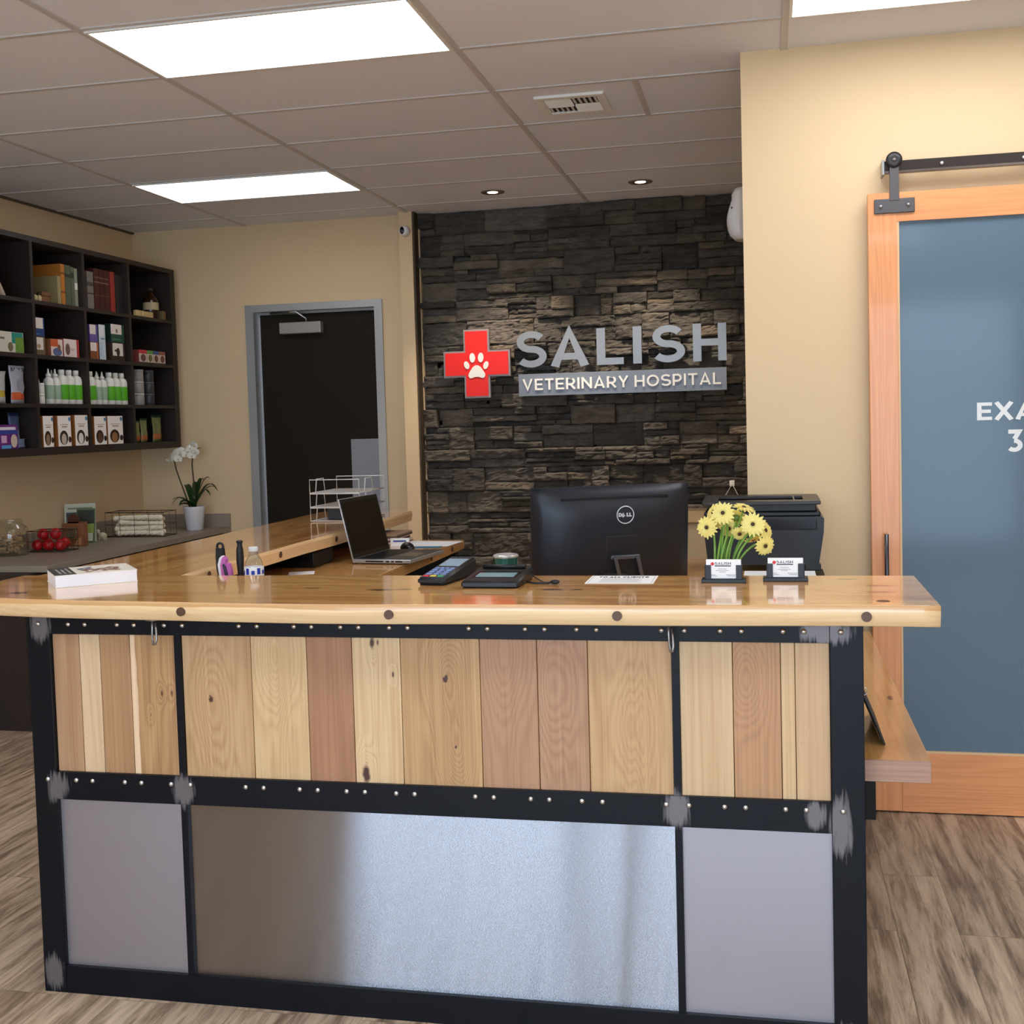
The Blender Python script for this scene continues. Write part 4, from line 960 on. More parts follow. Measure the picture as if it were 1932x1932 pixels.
for k in range(9):
    a = radians(-140+k*34); m.obox((.0318*cos(a), .0318*sin(a), .110+.004*(k % 2)), (.0006, .011, .020 if k % 2 else .013), Matrix.Rotation(a, 3, 'Z'))
m.build('label_print', mat('label_blue', (34, 62, 170), .4), lb)
m = MB(); m.lathe([(.0145, .176), (.0155, .178), (.0155, .188), (.014, .191)], n=24); m.build('cap', mat('cap_white', (214, 214, 210), .4), t)
t = thing('pen_cup', 'black desk cup holding the grooming tools, mostly hidden behind the counter', 'cup', (-1.715, 3.55, 1.0005))
m = MB(); pts = []
for (a, b, c_, d_) in ((-.058, -.054, -.03, .03), (.034, .038, -.03, .03), (-.054, .034, -.03, -.026), (-.054, .034, .026, .03)): m.box(a, b, c_, d_, 0, .085)
m.box(-.058, .038, -.03, .03, 0, .005); m.build('body', BLACKP, t)
t = thing('grooming_brush', 'black handled pet brush with a hole in the handle end', 'brush', (-1.752, 3.55, 1.006))
m = MB(); R1, cz = .0145, .187
prof = [(-.0085, .0), (-.0085, .09), (-.0135, .12), (-.0145, .15), (-.0135, .178), (-.008, .196), (-.003, .201), (-.003, .2)]
outl = [(-.008, 0), (-.009, .09), (-.014, .12), (-.015, .16), (-.0125, .186), (-.006, .200), (.006, .200), (.0125, .186), (.015, .16), (.014, .12), (.009, .09), (.008, 0)]
lo = [(-.008, 0), (-.009, .09), (-.014, .12), (-.015, .155), (-.0132, .182), (-.006, .1765), (.006, .1765), (.0132, .182), (.015, .155), (.014, .12), (.009, .09), (.008, 0)]
m.prism(lo, .011, (0, .0055, 0)); 
m.tube([(.0105*cos(a), 0, .1875+.0105*sin(a)) for a in [2*pi*i/20 for i in range(20)]], .0042, 8, closed=True); m.build('handle', mat('rubber_black', (20, 20, 22), .55), t)
t = thing('nail_file_tool', 'slim black grooming tool handle left of the water bottle', 'grooming tool', (-1.688, 3.56, 1.006))
m = MB(); m.tube([(0, 0, 0), (0, 0, .10), (0, 0, .14), (0, 0, .175), (0, 0, .19), (.001, 0, .2)], [.009, .0095, .0125, .0115, .008, .009], 12); m.build('handle', mat('rubber_black', (20, 20, 22), .55), t)
m = MB(); m.lathe([(.010, .198), (.011, .2), (.011, .203), (.008, .206)], n=14); m.build('end_cap', BLACKP, t)
t = thing('deshedding_tool', 'pink and white grooming tool standing between the black handles', 'grooming tool', (-1.726, 3.53, 1.006), radians(-8))
m = MB(); outl = [(-.006, .06), (-.018, .10), (-.022, .13), (-.015, .152), (-.006, .160), (.002, .150), (.001, .12), (.004, .08)]
m.prism(outl, .016, (0, .004, 0)); m.build('shell', mat('white_rubber', (232, 228, 230), .4), t)
m = MB(); m.prism([(x*.8+.006, z*.98+.001) for x, z in outl], .018, (0, .0055, 0)); m.prism([(.002, .07), (.004, .12), (.010, .138), (.018, .134), (.024, .115), (.026, .08), (.022, .06)], .014, (0, .006, 0)); m.build('grip', mat('orchid_pink', (196, 108, 178), .4), t)
m = MB(); m.obox((.008, -.006, .105), (.009, .02, .06), Matrix.Rotation(radians(-14), 3, 'Y'), .003); m.build('blade_guard', mat('dark_slate_plastic', (44, 42, 58), .4), t)

# laptop facing right, seen from its side
t = thing('laptop', 'open silver and black laptop on the staff worktop', 'laptop', (-1.69, 4.62, 1.0005), radians(-6))
m = MB(); m.box(0, .262, 0, .372, .004, .020, .003); m.build('base', mat('laptop_silver', (176, 176, 176), .35, .6), t)
m = MB(); m.box(.006, .256, .006, .366, .020, .0212); m.build('deck', mat('laptop_deck', (48, 47, 46), .4), t)
m = MB()
for i in range(6):
    for j in range(15): m.box(.022+i*.018, .036+i*.018, .03+j*.021, .047+j*.021, .0212, .0226)
m.build('keyboard', BLACKP, t)
m = MB(); m.box(.150, .235, .12, .245, .0212, .0216); m.build('touchpad', mat('touchpad_grey', (60, 59, 58), .3), t)
m = MB()
for a, b in ((.06, .14), (.152, .166), (.175, .187), (.195, .225)): m.box(a, b, -.0006, .002, .009, .014)
m.build('ports', BLACKG, t)
ln = Matrix.Rotation(radians(-13), 3, 'Y')
def lid(m, x0, x1, y0, y1, z0, z1, b=0):
    for v in m.box(x0, x1, y0, y1, z0, z1, b, 2): v.co = ln@v.co+Vector((.004, 0, .018))
m = MB(); lid(m, -.006, .001, 0, .372, 0, .258, .003); sc_ = m.build('screen_lid', mat('laptop_silver', (176, 176, 176), .35, .6), t)
m = MB(); lid(m, .0008, .002, .003, .369, .004, .255); m.build('bezel', BLACKP, t)
m = MB(); lid(m, .0018, .0026, .016, .356, .022, .240); m.build('display', mat('display_off', (5, 5, 6), .3, spec=.2), t)
t = thing('computer_mouse', 'black computer mouse behind the laptop', 'mouse', (-1.60, 5.10, 1.0005), radians(40))
m = MB(); vs = m.ball((0, 0, .008), .03, 16, 1, 1.75, 1.05)
for v in vs: v.co.z = max(v.co.z, 0)
m.build('body', mat('mouse_black', (14, 13, 13), .3), t)
m = MB(); m.tube([(0, .028, .034), (0, .04, .028)], .003, 8); m.build('scroll_wheel', mat('mouse_wheel', (50, 50, 52), .5), t)
for i, (x, y, w, l, rz, c, lab, nm) in enumerate(((-1.60, 5.40, .22, .30, 85, (240, 240, 238), 'white sheet of paper at the far end of the staff worktop', 'paper_sheet'), (-1.55, 5.24, .13, .07, 5, (36, 112, 136), 'teal and white leaflet lying by the mouse', 'leaflet'), (-1.80, 4.34, .10, .09, 20, (236, 236, 236), 'white slip of paper in the shadow under the wing counter', 'paper_slip'))):
    m = MB(); m.box(-w/2, w/2, -l/2, l/2, 0, .0008)
    o = m.build(nm, mat('sheet_%d' % i, c, .6)); o.location = (x, y, 1.0004); o.rotation_euler = (0, 0, radians(rz)); tag(o, lab, 'paper')
# pile of folders with a label holder
t = thing('paper_stack', 'stack of folders and papers behind the laptop screen', 'papers', (-1.79, 5.30, 1.0005))
FC = [(150, 120, 96), (210, 204, 196), (120, 84, 66), (206, 196, 186), (96, 70, 58)]
rnd = random.Random(2)
for k in range(6):
    m = MB(); a = rnd.uniform(-.008, .008); m.box(-.06+a, .075+a, -.01, .24, k*.009, k*.009+.0075, .0006, 1); m.build('folder', mat('folder_%d' % (k % 5), FC[k % 5], .7), t)
t = thing('name_card', 'small white sign card beside the paper stack', 'card', (-1.69, 5.27, 1.0005), radians(4))
m = MB(); m.box(-.045, .045, 0, .004, .006, .040, .0005, 1); m.build('card', PAPER, t)
m = MB(); m.box(-.045, .045, -.004, .02, 0, .006); m.build('base', WHITE, t)
m = MB(); m.box(-.032, .03, -.0006, 0, .022, .030); m.build('print', mat('print_blue', (70, 90, 150), .5), t)
# black boxes in the gap beneath the wing
t = thing('receipt_printer', 'low black receipt printer in the shade under the wing counter', 'printer', (-1.88, 4.60, 1.0005))
m = MB(); m.box(-.075, .07, -.10, .12, 0, .062, .006); m.build('housing', BLACKP, t)
m = MB(); m.box(-.05, .05, -.102, -.098, .035, .040); m.build('paper_slot', BLACKG, t)

# wire letter tray
t = thing('letter_tray', 'three tier white wire letter tray on the wing counter', 'letter tray', (-2.10, 5.20, CZ1+.001), radians(-1))
WW = mat('white_wire', (214, 212, 206), .4)
TW, TL = .245, .34
for k in range(3):
    z = .004+k*.066; m = MB()
    m.tube([(0, 0, z), (TW, 0, z), (TW, TL, z), (0, TL, z)], .0026, 6, closed=True)
    m.tube([(0, 0, z), (0, 0, z+.062), (TW, 0, z+.062), (TW, 0, z)], .0024, 6)
    m.tube([(0, TL, z), (0, TL, z+.062), (TW, TL, z+.062), (TW, TL, z)], .0024, 6)
    m.tube([(0, .07, z), (.0, .085, z+.062), (.0, .17, z+.062), (.0, .185, z)], .0022, 6)
    m.tube([(TW, .07, z), (TW, .085, z+.062), (TW, .17, z+.062), (TW, .185, z)], .0022, 6)
    m.build('tier_frame', WW, t)
    m = MB()
    for j in range(1, 30): m.box(TW*j/30-.0008, TW*j/30+.0008, 0, TL, z-.0012, z+.0004)
    for j in range(1, 9): m.box(0, TW, TL*j/9-.001, TL*j/9+.001, z-.0022, z-.0008)
    m.build('wire_mesh', WW, t)
t = thing('binder', 'black binder with an oval spine label lying in the wire tray', 'binder', (-1.985, 5.25, CZ1+.0075))
m = MB(); m.box(-.05, .115, 0, .26, 0, .052, .003); m.build('cover', mat('binder_black', (42, 42, 46), .5), t)
m = MB(); m.prism(ell(.085, .028, .008, .017), .0008, (0, 0, 0)); m.build('label', PAPER, t)

# printer on the right
t = thing('office_printer', 'black multifunction printer against the beige wall corner', 'printer', (-.02, 4.40, 1.0005), 0)
PB = mat('printer_black', (19, 19, 22), .35)
m = MB(); poly = [(-.20, .022), (.195, .022), (.20, .05), (.214, .14), (.216, .19), (.205, .198), (-.205, .198), (-.215, .15), (-.205, .05)]
m.prism(poly, -.36, (0, 0, 0)); m.build('body', PB, t)
m = MB(); m.box(-.215, .205, .02, .355, .196, .216, .006); m.build('upper_tray', PB, t)
m = MB(); m.box(-.19, .19, .03, .345, .214, .246, .004); m.build('scanner_neck', mat('printer_neck', (12, 12, 14), .4), t)
m = MB(); m.box(-.22, .205, -.01, .07, .242, .256, .003); m.box(-.22, .205, .27, .36, .242, .256, .003); m.box(-.22, -.165, .07, .27, .242, .256); m.box(.145, .205, .07, .27, .242, .256); m.box(-.165, .145, .07, .27, .242, .246); m.build('feeder_tray', mat('feeder_grey', (46, 42, 38), .35), t)
m = MB(); m.box(.11, .114, .06, .26, .246, .2565); m.build('paper_guide', STEELL, t)
m = MB(); m.box(-.19, .19, -.004, .02, .150, .190, .003); m.build('control_panel', BLACKG, t)
for x in (-.17, .165):
    m = MB(); m.box(x-.018, x+.038, .0, .06, 0, .024, .003); m.build('foot', PB, t)
m = MB(); m.box(-.09, .16, 4.17, 4.39, 1.0003, 1.0015); tag(m.build('paper_sheet', PAPER, None, (0, 4.28, 1.0)), 'white sheet lying in front of the black printer', 'paper')

# ------------------------------------------------------------------ grey side counter and cabinet
GREY = mat('grey_laminate', (150, 138, 122), .4, bump=.05, var=.08, vscale=60)
t = thing('side_counter', 'grey laminate counter along the left wall', 'counter', (-4.1, 6.7, .835))
m = MB(); a = m.box(-4.45, -3.77, 5.60, 7.828, .835, .870, .002, 1); o = m.build('worktop', GREY, t); o.location = -t.location
m = MB(); m.box(-4.45, -4.43, 5.60, 7.828, .870, .965); o = m.build('backsplash', GREY, t); o.location = -t.location
m = MB(); m.box(-4.43, -3.77, 7.808, 7.828, .870, .965); o = m.build('backsplash', GREY, t); o.location = -t.location
t = thing('base_cabinet', 'dark brown base cabinet under the grey counter', 'cabinet', (-4.12, 6.7, 0))
def bp_(m, n, mm): o = m.build(n, mm, t); o.location = -t.location; return o
m = MB(); m.box(-4.45, -3.84, 5.50, 7.82, .0, .834); bp_(m, 'carcass', DKBROWN)
for k in range(4):
    m = MB(); y0 = 5.52+k*.575; m.box(-3.84, -3.82, y0, y0+.565, .10, .82, .002, 1); bp_(m, 'door', DKBROWN)

# ------------------------------------------------------------------ wall shelving
SX0, SX1, SZ0, SZ1 = -4.45, -4.08, 1.495, 2.70
DIV = [5.00, 5.53, 6.06, 6.585, 7.11, 7.68]; DT = .028
SHZ = [1.495, 1.725, 2.008, 2.318]           # undersides of the shelf boards
t = thing('wall_shelf', 'dark brown pigeonhole shelving unit on the left wall', 'shelving', (-4.27, 6.3, SZ0))
def sp_(m, n, mm=DKBROWN): o = m.build(n, mm, t); o.location = -t.location; return o
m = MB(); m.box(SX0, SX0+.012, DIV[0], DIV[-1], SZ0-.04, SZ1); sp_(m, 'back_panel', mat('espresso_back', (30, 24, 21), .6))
for k, y in enumerate(DIV):
    m = MB(); m.box(SX0+.012, SX1, y-DT/2, y+DT/2, SZ0-.0, SZ1-.03); sp_(m, 'divider')
m = MB(); m.box(SX0+.012, SX1+.001, DIV[0]-DT/2, DIV[-1]+DT/2+.03, SZ1-.03, SZ1); sp_(m, 'top_board')
m = MB(); m.box(SX0+.012, SX1+.001, DIV[0]-DT/2, DIV[-1]+DT/2+.03, SZ0-.045, SZ0); sp_(m, 'bottom_board')
m = MB(); m.box(SX0+.012, SX1+.002, DIV[-1]+DT/2, DIV[-1]+DT/2+.03, SZ0-.045, SZ1); sp_(m, 'end_panel')
for z in SHZ[1:]:
    for a, b in zip(DIV, DIV[1:]):
        m = MB(); m.box(SX0+.012, SX1, a+DT/2, b-DT/2, z, z+.022); sp_(m, 'shelf_board')
TOPZ = {4: 2.3403, 3: 2.0303, 2: 1.7473, 1: 1.4953}

def on_shelf(nm, label, cat, y0, y1, z, h, dep=.12, xf=-4.10, group=None, body=None, **k):
    """box thing standing with its face towards +x; returns the root and its local sizes"""
    t = thing(nm, label, cat, (xf-dep/2, (y0+y1)/2, z), 0, group); return t, dep/2, (y1-y0)/2, h
_c = {}
def cm(rgb, rough=.5): 
    k = 'print_%d_%d_%d' % rgb
    return mat(k, rgb, rough)
def book(y0, y1, h, rgb, label, dep=.17, xf=-4.11, bands=(), sticker=None, z=TOPZ[4], group='old books on the top shelf', txt=None):
    t, a, w, h = on_shelf('book', label, 'book', y0, y1-.0015, z, h, dep, xf, group)
    m = MB(); m.box(-a, a, -w, -w+.002, 0, h); m.box(-a, a, w-.002, w, 0, h); m.box(a-.003, a, -w, w, 0, h, .0012, 1); m.build('cover', cm(rgb, .6), t)
    m = MB(); m.box(-a+.003, a-.003, -w+.002, w-.002, .003, h-.004); m.build('pages', mat('old_pages', (190, 172, 136), .8), t)
    if bands:
        m = MB()
        for z0, z1 in bands: m.box(a, a+.0008, -w+.001, w-.001, h*z0, h*z1)
        m.build('spine_band', cm(txt or (206, 186, 140)), t)
    if sticker:
        m = MB(); m.box(a, a+.0009, -w*.9, w*.9, h*sticker[0], h*sticker[1]); m.build('spine_label', cm((230, 228, 218)), t)
# top shelf, second bay
book(6.350, 6.388, .17, (158, 142, 98), 'short olive tan book at the left of the orange one', .16)
book(6.389, 6.432, .245, (186, 118, 44), 'tall orange book in the second bay of the top shelf', .24, bands=((.75, .8), (.3, .34)), txt=(120, 70, 40))
book(6.433, 6.495, .245, (84, 92, 70), 'wide dark green book beside the orange one', .2, bands=((.7, .78),), txt=(50, 56, 44))
book(6.496, 6.530, .240, (96, 98, 80), 'grey green book with dark lettering, fourth from the left', .2, bands=((.72, .86),), txt=(54, 56, 46))
book(6.531, 6.566, .235, (142, 148, 126), 'pale green book with a white label on its spine', .19, sticker=(.45, .62))
m = MB(); m.box(-4.30, -4.15, 6.255, 6.345, TOPZ[4]+.045, TOPZ[4]+.07, .003); m.box(-4.295, -4.155, 6.25, 6.34, TOPZ[4]+.0005, TOPZ[4]+.045, .002)
tag(m.build('wooden_box', mat('tan_wood_box', (132, 92, 58), .6, var=.2, vscale=20), None, (-4.22, 6.3, TOPZ[4])), 'low tan wooden box lying left of the books', 'box')
for k, (y, lab) in enumerate(((6.105, 'small cream bottle at the far left of the second bay'), (6.15, 'small cream bottle with a dark cap, second in its bay'), (6.19, 'small cream bottle with a dark cap nearest the wooden box'))):
    t = thing('small_bottle', lab, 'bottle', (-4.13, y, TOPZ[4]+.0003), 0, 'tiny cream bottles')
    m = MB(); m.lathe([(.014, 0), (.016, .002), (.016, .03), (.009, .037), (.008, .04)], n=14); m.build('body', mat('cream_glaze', (198, 182, 132), .4), t)
    m = MB(); m.lathe([(.010, .04), (.010, .052), (.006, .055)], n=12); m.build('cap', mat('dark_cap', (40, 32, 26), .5), t)
# third bay
book(6.668, 6.742, .235, (118, 112, 106), 'thick grey book at the left of the red volumes', .2, bands=((.62, .72), (.4, .44)), txt=(66, 62, 58))
for k, (a, b) in enumerate(((6.748, 6.808), (6.809, 6.868), (6.869, 6.925))):
    book(a, b, .262, ((70, 26, 22), (64, 24, 22), (72, 30, 26))[k], ('dark red volume with pale bands next to the grey book', 'middle dark red volume of the set of three', 'dark red volume beside the bright red book')[k], .21, bands=((.78, .80), (.66, .69), (.36, .37)), txt=(128, 96, 74))
book(6.935, 6.990, .262, (152, 50, 42), 'bright red book at the right of the dark red set', .2)
book(6.995, 7.040, .25, (36, 36, 36), 'charcoal book just right of the bright red one', .18)
book(7.041, 7.085, .25, (32, 34, 34), 'charcoal book against the divider', .18)
# fourth bay
t = thing('amber_bottle', 'dark amber bottle with a cream label on the top shelf', 'bottle', (-4.16, 7.53, TOPZ[4]+.02))
t.location.z = TOPZ[4]+.0003
m = MB(); m.lathe([(.05, 0), (.053, .004), (.053, .13), (.045, .15), (.02, .172), (.018, .2)], n=24); m.build('body', mat('amber_glass', (48, 26, 14), .12), t)
m = MB(); m.lathe([(.0535, .065), (.0536, .066), (.0536, .115), (.0535, .116)], n=24); m.build('label', cm((186, 170, 130)), t)
m = MB(); m.lathe([(.021, .195), (.021, .215), (.018, .218)], n=16); m.build('stopper', mat('dark_cap', (40, 32, 26), .5), t)
t = thing('figurine', 'small orange and white figurine beside the divider', 'figurine', (-4.13, 7.16, TOPZ[4]+.0003))
m = MB(); m.lathe([(.026, 0), (.028, .01), (.022, .05), (.026, .09), (.018, .12), (.012, .13)], n=16); m.build('body', cm((196, 180, 160)), t)
m = MB(); m.ball((0, 0, .145), .022, 14, 1, 1, 1.2); m.build('head', cm((186, 98, 52)), t)
for k, y in enumerate((7.27, 7.345, 7.42)):
    m = MB(); m.obox((-4.115, y, TOPZ[4]+.022), (.03, .068, .042), None, .006, 2); tag(m.build('soap_bar', mat('soap_cream', (206, 180, 122), .6, var=.15, vscale=40), None, (-4.115, y, TOPZ[4])), 'cream block in the low row at the front of the last bay, %s' % ('left one', 'middle one', 'right one')[k], 'soap', 'cream blocks on the top shelf')
m = MB(); m.box(-4.15, -4.11, 7.60, 7.645, TOPZ[4]+.0003, TOPZ[4]+.065, .002); tag(m.build('tan_carton', cm((120, 100, 68)), None, (-4.13, 7.62, TOPZ[4])), 'small tan carton by the right end of the top shelf', 'box')
# leaning cream pouch in the first bay
t = thing('cream_pouch', 'cream pouch slumped in the first bay of the top shelf', 'pouch', (-4.14, 5.80, TOPZ[4]+.0003))
m = MB(); prev = None
rows = []
for i in range(9):
    f = i/8; c = Vector((0, -.06+.13*f, .15-.145*f)); w = .035*(1-.5*f); rows.append(m.ring(c, w, 10, Vector((1, 0, 0)), Vector((0, .6, .8))))
for A, B in zip(rows, rows[1:]):
    for j in range(10): m._f([A[j], A[(j+1) % 10], B[(j+1) % 10], B[j]], True)
m._f(rows[0][::-1]); m._f(rows[-1]); m.build('body', mat('cream_cloth', (196, 180, 156), .8, var=.15, vscale=15), t)

# printed cartons -------------------------------------------------
def carton(label, y0, y1, z, h, face, side, dep=.10, xf=-4.10, group=None, panels=(), nm='product_box', pname='front_print'):
    """face: colour of the +x face, side: colour of the rest; panels: (y0,y1,z0,z1,colour,shape) as fractions of the face"""
    t, a, w, h = on_shelf(nm, label, 'box', y0, y1, z+.0003, h, dep, xf, group)
    m = MB(); m.box(-a, a, -w, w, 0, h, .0012, 1); m.build('carton', cm(side), t)
    m = MB(); m.box(a-.0002, a+.0005, -w+.0012, w-.0012, .0012, h-.0012); fp = m.build('front_panel', cm(face), t)
    for i, p in enumerate(panels):
        m = MB(); ya, yb, za, zb = -w+2*w*p[0], -w+2*w*p[1], h*p[2], h*p[3]
        e = .0006+.0002*i
        if len(p) > 5 and p[5] == 'o': m.prism(ell((ya+yb)/2, (za+zb)/2, (yb-ya)/2, (zb-za)/2, 0, 18), .0004, (a+.0003+e, 0, 0), (0, 1, 0), (0, 0, 1), (1, 0, 0))
        else: m.box(a+.0002, a+.0003+e, ya, yb, za, zb)
        m.build(pname, cm(p[4]), fp)
    return t
W_ = (226, 218, 208)
carton('long white carton with teal and green corner in the first bay', 5.60, 5.98, TOPZ[3], .115, (216, 214, 198), (188, 178, 160), .14, panels=((.72, .98, .45, .98, (30, 140, 132)), (.80, 1.0, .02, .75, (110, 150, 60)), (.1, .55, .62, .72, (110, 108, 100)), (.62, .74, .05, .5, (120, 110, 80), 'o')))
t = carton('brown diet carton, lower of two at the left of the second bay', 6.085, 6.185, TOPZ[3], .105, (112, 92, 62), (92, 74, 50), .12, panels=((.08, .82, .28, .95, W_), (.2, .55, .35, .6, (176, 150, 120), 'o')), group='two stacked cartons')
carton('blue carton with a white label, upper of two at the left', 6.085, 6.185, TOPZ[3]+.1055, .11, (30, 62, 116), (30, 52, 96), .12, panels=((.02, .86, .42, .98, W_), (.1, .6, .1, .16, (60, 110, 170))), group='two stacked cartons')
t = carton('white carton with orange flap tilted among the shelf boxes', 6.24, 6.36, TOPZ[3], .10, (226, 210, 196), (150, 92, 62), .09, panels=((.0, .6, .55, .98, (206, 96, 48)), (.15, .9, .0, .5, (92, 104, 148), 'o'), (.55, .8, .3, .7, (120, 84, 66), 'o')))
carton('low white carton with a red end in the second bay', 6.37, 6.53, TOPZ[3], .108, (230, 214, 210), (176, 66, 62), .10, panels=((.84, 1.0, 0, 1, (178, 60, 58)), (.1, .4, .1, .75, (110, 84, 76), 'o'), (.45, .7, .35, .5, (210, 180, 176))))
carton('brown and orange carton under the purple one', 6.655, 6.745, TOPZ[3], .105, (130, 78, 44), (96, 66, 48), .12, panels=((.03, .8, .48, .98, W_), (.82, 1, .0, 1, (178, 92, 48))))
carton('purple carton with a white label, upper in its stack', 6.655, 6.745, TOPZ[3]+.1055, .11, (104, 84, 150), (84, 66, 126), .12, panels=((.02, .75, .45, .98, W_),))
carton('tall pale blue and white carton beside the purple one', 6.757, 6.832, TOPZ[3], .222, (196, 210, 218), (60, 70, 84), .10, panels=((.05, .8, .66, .98, (222, 224, 230)), (.3, .9, .58, .61, (50, 90, 120)), (.1, .5, .1, .5, (176, 196, 210))))
carton('brown carton with a white picture label, lower of the green pair', 6.90, 7.06, TOPZ[3], .118, (52, 34, 26), (58, 40, 30), .12, panels=((.08, .85, .28, .96, W_), (.35, .6, .25, .72, (50, 38, 32), 'o'), (.2, .45, .5, .62, (60, 46, 40), 'o')))
carton('dark green carton with a white picture label, upper of the pair', 6.90, 7.06, TOPZ[3]+.1185, .118, (24, 72, 56), (20, 48, 40), .12, panels=((.0, .8, .45, .98, W_), (.35, .5, .5, .75, (140, 120, 100), 'o'), (.1, .7, .12, .2, (70, 120, 90))))
for k, (a, b, c, n_) in enumerate(((7.235, 7.34, (196, 54, 62), 'red'), (7.342, 7.42, (96, 150, 74), 'green'), (7.422, 7.50, (60, 84, 140), 'blue'), (7.502, 7.59, (150, 92, 70), 'brown'))):
    carton('small %s topped treat carton in the row of four' % n_, a, b, TOPZ[3], .088, (214, 200, 186), (130, 60, 56), .06, group='row of small treat cartons', panels=((0, 1, .72, 1, c), (.2, .85, .12, .68, (110, 70, 60) if k != 1 else (110, 110, 60), 'o'), (0, 1, .02, .08, (60, 40, 50))))
# foil treat bags ----------------------------------------------
def pouch(label, y0, y1, z, h, body, band, xf=-4.14, lean=0, band_z=(.12, .34), extra=None, word=None, group='foil treat bags'):
    t = thing('treat_bag', label, 'bag', (xf, (y0+y1)/2, z+.0003), 0, group); w = (y1-y0)/2
    m = MB(); n = 10; g = [[], []]
    for s in (0, 1):
        for j in range(n+1):
            row = []
            for i in range(9):
                fy, fz = i/8*2-1, j/n; th_ = .026*(1-fy*fy)*(1-fz)**.7*(.3+.7*min(1, fz*6)) + .0015
                wv = w*(.82+.18*fz-.12*sin(fz*pi))
                row.append(m.bm.verts.new(((th_ if s else -th_)-lean*fz*h+.002*sin(fy*9+j), fy*wv, fz*h)))
            g[s].append(row)
        for j in range(n):
            for i in range(8): 
                f = m._f([g[s][j][i], g[s][j][i+1], g[s][j+1][i+1], g[s][j+1][i]], True)
                if band_z[0] <= (j+.5)/n <= band_z[1] and f: f.material_index = 1
                if extra and (j+.5)/n > extra[0] and f: f.material_index = 2
    for j in range(n):
        m._f([g[0][j][0], g[1][j][0], g[1][j+1][0], g[0][j+1][0]]); m._f([g[0][j][8], g[1][j][8], g[1][j+1][8], g[0][j+1][8]])
    m._f(g[0][0]+g[1][0][::-1]); m._f(g[0][n]+g[1][n][::-1])
    m.build('pouch', [mat('foil_%d_%d_%d' % body, body, .3, .25), cm(band, .4), cm(extra[1] if extra else band, .4)], t)
    if word:
        m = MB(); write(m, word, (.0045-lean*h*.86, -w*.78, h*.84), w*1.5, h*.10, .24, .001, (0, 1, 0), (0, 0, 1)); m.build('bag_print', cm((40, 44, 52)), t)
        m = MB(); m.prism(ell(w*.1, h*.45, w*.4, h*.2), .001, (.02-lean*h*.45, 0, 0), (0, 1, 0), (0, 0, 1), (1, 0, 0)); m.build('bag_print', cm((150, 152, 160)), t)
    return t
pouch('silver bag with an orange band in the first bay', 5.885, 6.03, TOPZ[2], .215, (178, 182, 194), (206, 92, 50), word='DASUQ')
pouch('shiny white bag with a yellow band cut by the photo edge', 5.72, 5.86, TOPZ[2], .18, (206, 208, 206), (196, 170, 60), band_z=(.2, .42))
# bottom shelf
carton('purple carton with a cat picture at the left of the bottom shelf', 5.70, 5.885, TOPZ[1], .135, (104, 34, 120), (60, 40, 110), .12, panels=((.15, .9, .78, .9, (220, 216, 230)), (0, 1, .62, .76, (40, 70, 150)), (.2, .65, .02, .16, (90, 160, 210)), (.64, .95, .05, .6, (214, 196, 178), 'o'), (.2, .45, .25, .55, (210, 170, 200))))
pouch('tall slate blue bag behind the purple carton', 5.93, 6.04, TOPZ[1], .205, (88, 108, 148), (130, 146, 176), xf=-4.19, band_z=(.1, .5), extra=(.88, (44, 54, 100)))
pouch('low slate blue bag lying between carton and tall bag', 5.885, 5.985, TOPZ[1], .055, (110, 124, 150), (90, 104, 140), xf=-4.125, band_z=(.3, .6))
DOGW = (250, 244, 236)
def dogbox(label, y0, y1, z, h, pet, dark):
    carton(label, y0, y1, z, h, DOGW, (150, 92, 40), .18, -4.084, group='white treat cartons with pet portraits',
           panels=((.12, .74, .05, .52, (52, 32, 22), 'o'), (.24, .62, .06, .42, pet, 'o'), (.76, .98, .12, .32, dark, 'o'), (.8, .97, .82, .96, (70, 130, 170), 'o'), (.3, .7, .62, .66, (176, 150, 130)), (.2, .8, .7, .72, (190, 160, 140))))
dogbox('white pet treat carton at the far left of the second bay', 6.100, 6.200, TOPZ[1], .182, (150, 120, 90), (50, 30, 24))
dogbox('white treat carton with a dark dog portrait, middle of three', 6.245, 6.380, TOPZ[1], .182, (206, 190, 170), (60, 34, 26))
dogbox('white treat carton with a black and white pet portrait, right of three', 6.422, 6.560, TOPZ[1], .186, (236, 232, 226), (40, 30, 28))
dogbox('white treat carton with a brown pet portrait beside the divider', 6.632, 6.768, TOPZ[1], .178, (96, 62, 44), (40, 28, 24))
dogbox('white treat carton with a tan dog portrait, last before the gap', 6.785, 6.965, TOPZ[1], .180, (156, 108, 66), (48, 34, 28))
for k, (a, b, h, lab) in enumerate(((7.20, 7.29, .15, 'green and yellow seed bag at the left of three'), (7.295, 7.39, .165, 'green and yellow seed bag in the middle of three'), (7.45, 7.59, .185, 'green and yellow seed bag leaning by the right end'))):
    pouch(lab, a, b, TOPZ[1], h, (128, 132, 84), (170, 100, 50), xf=-4.15, band_z=(.15, .32), extra=(.9, (30, 70, 44)), group='green seed bags')
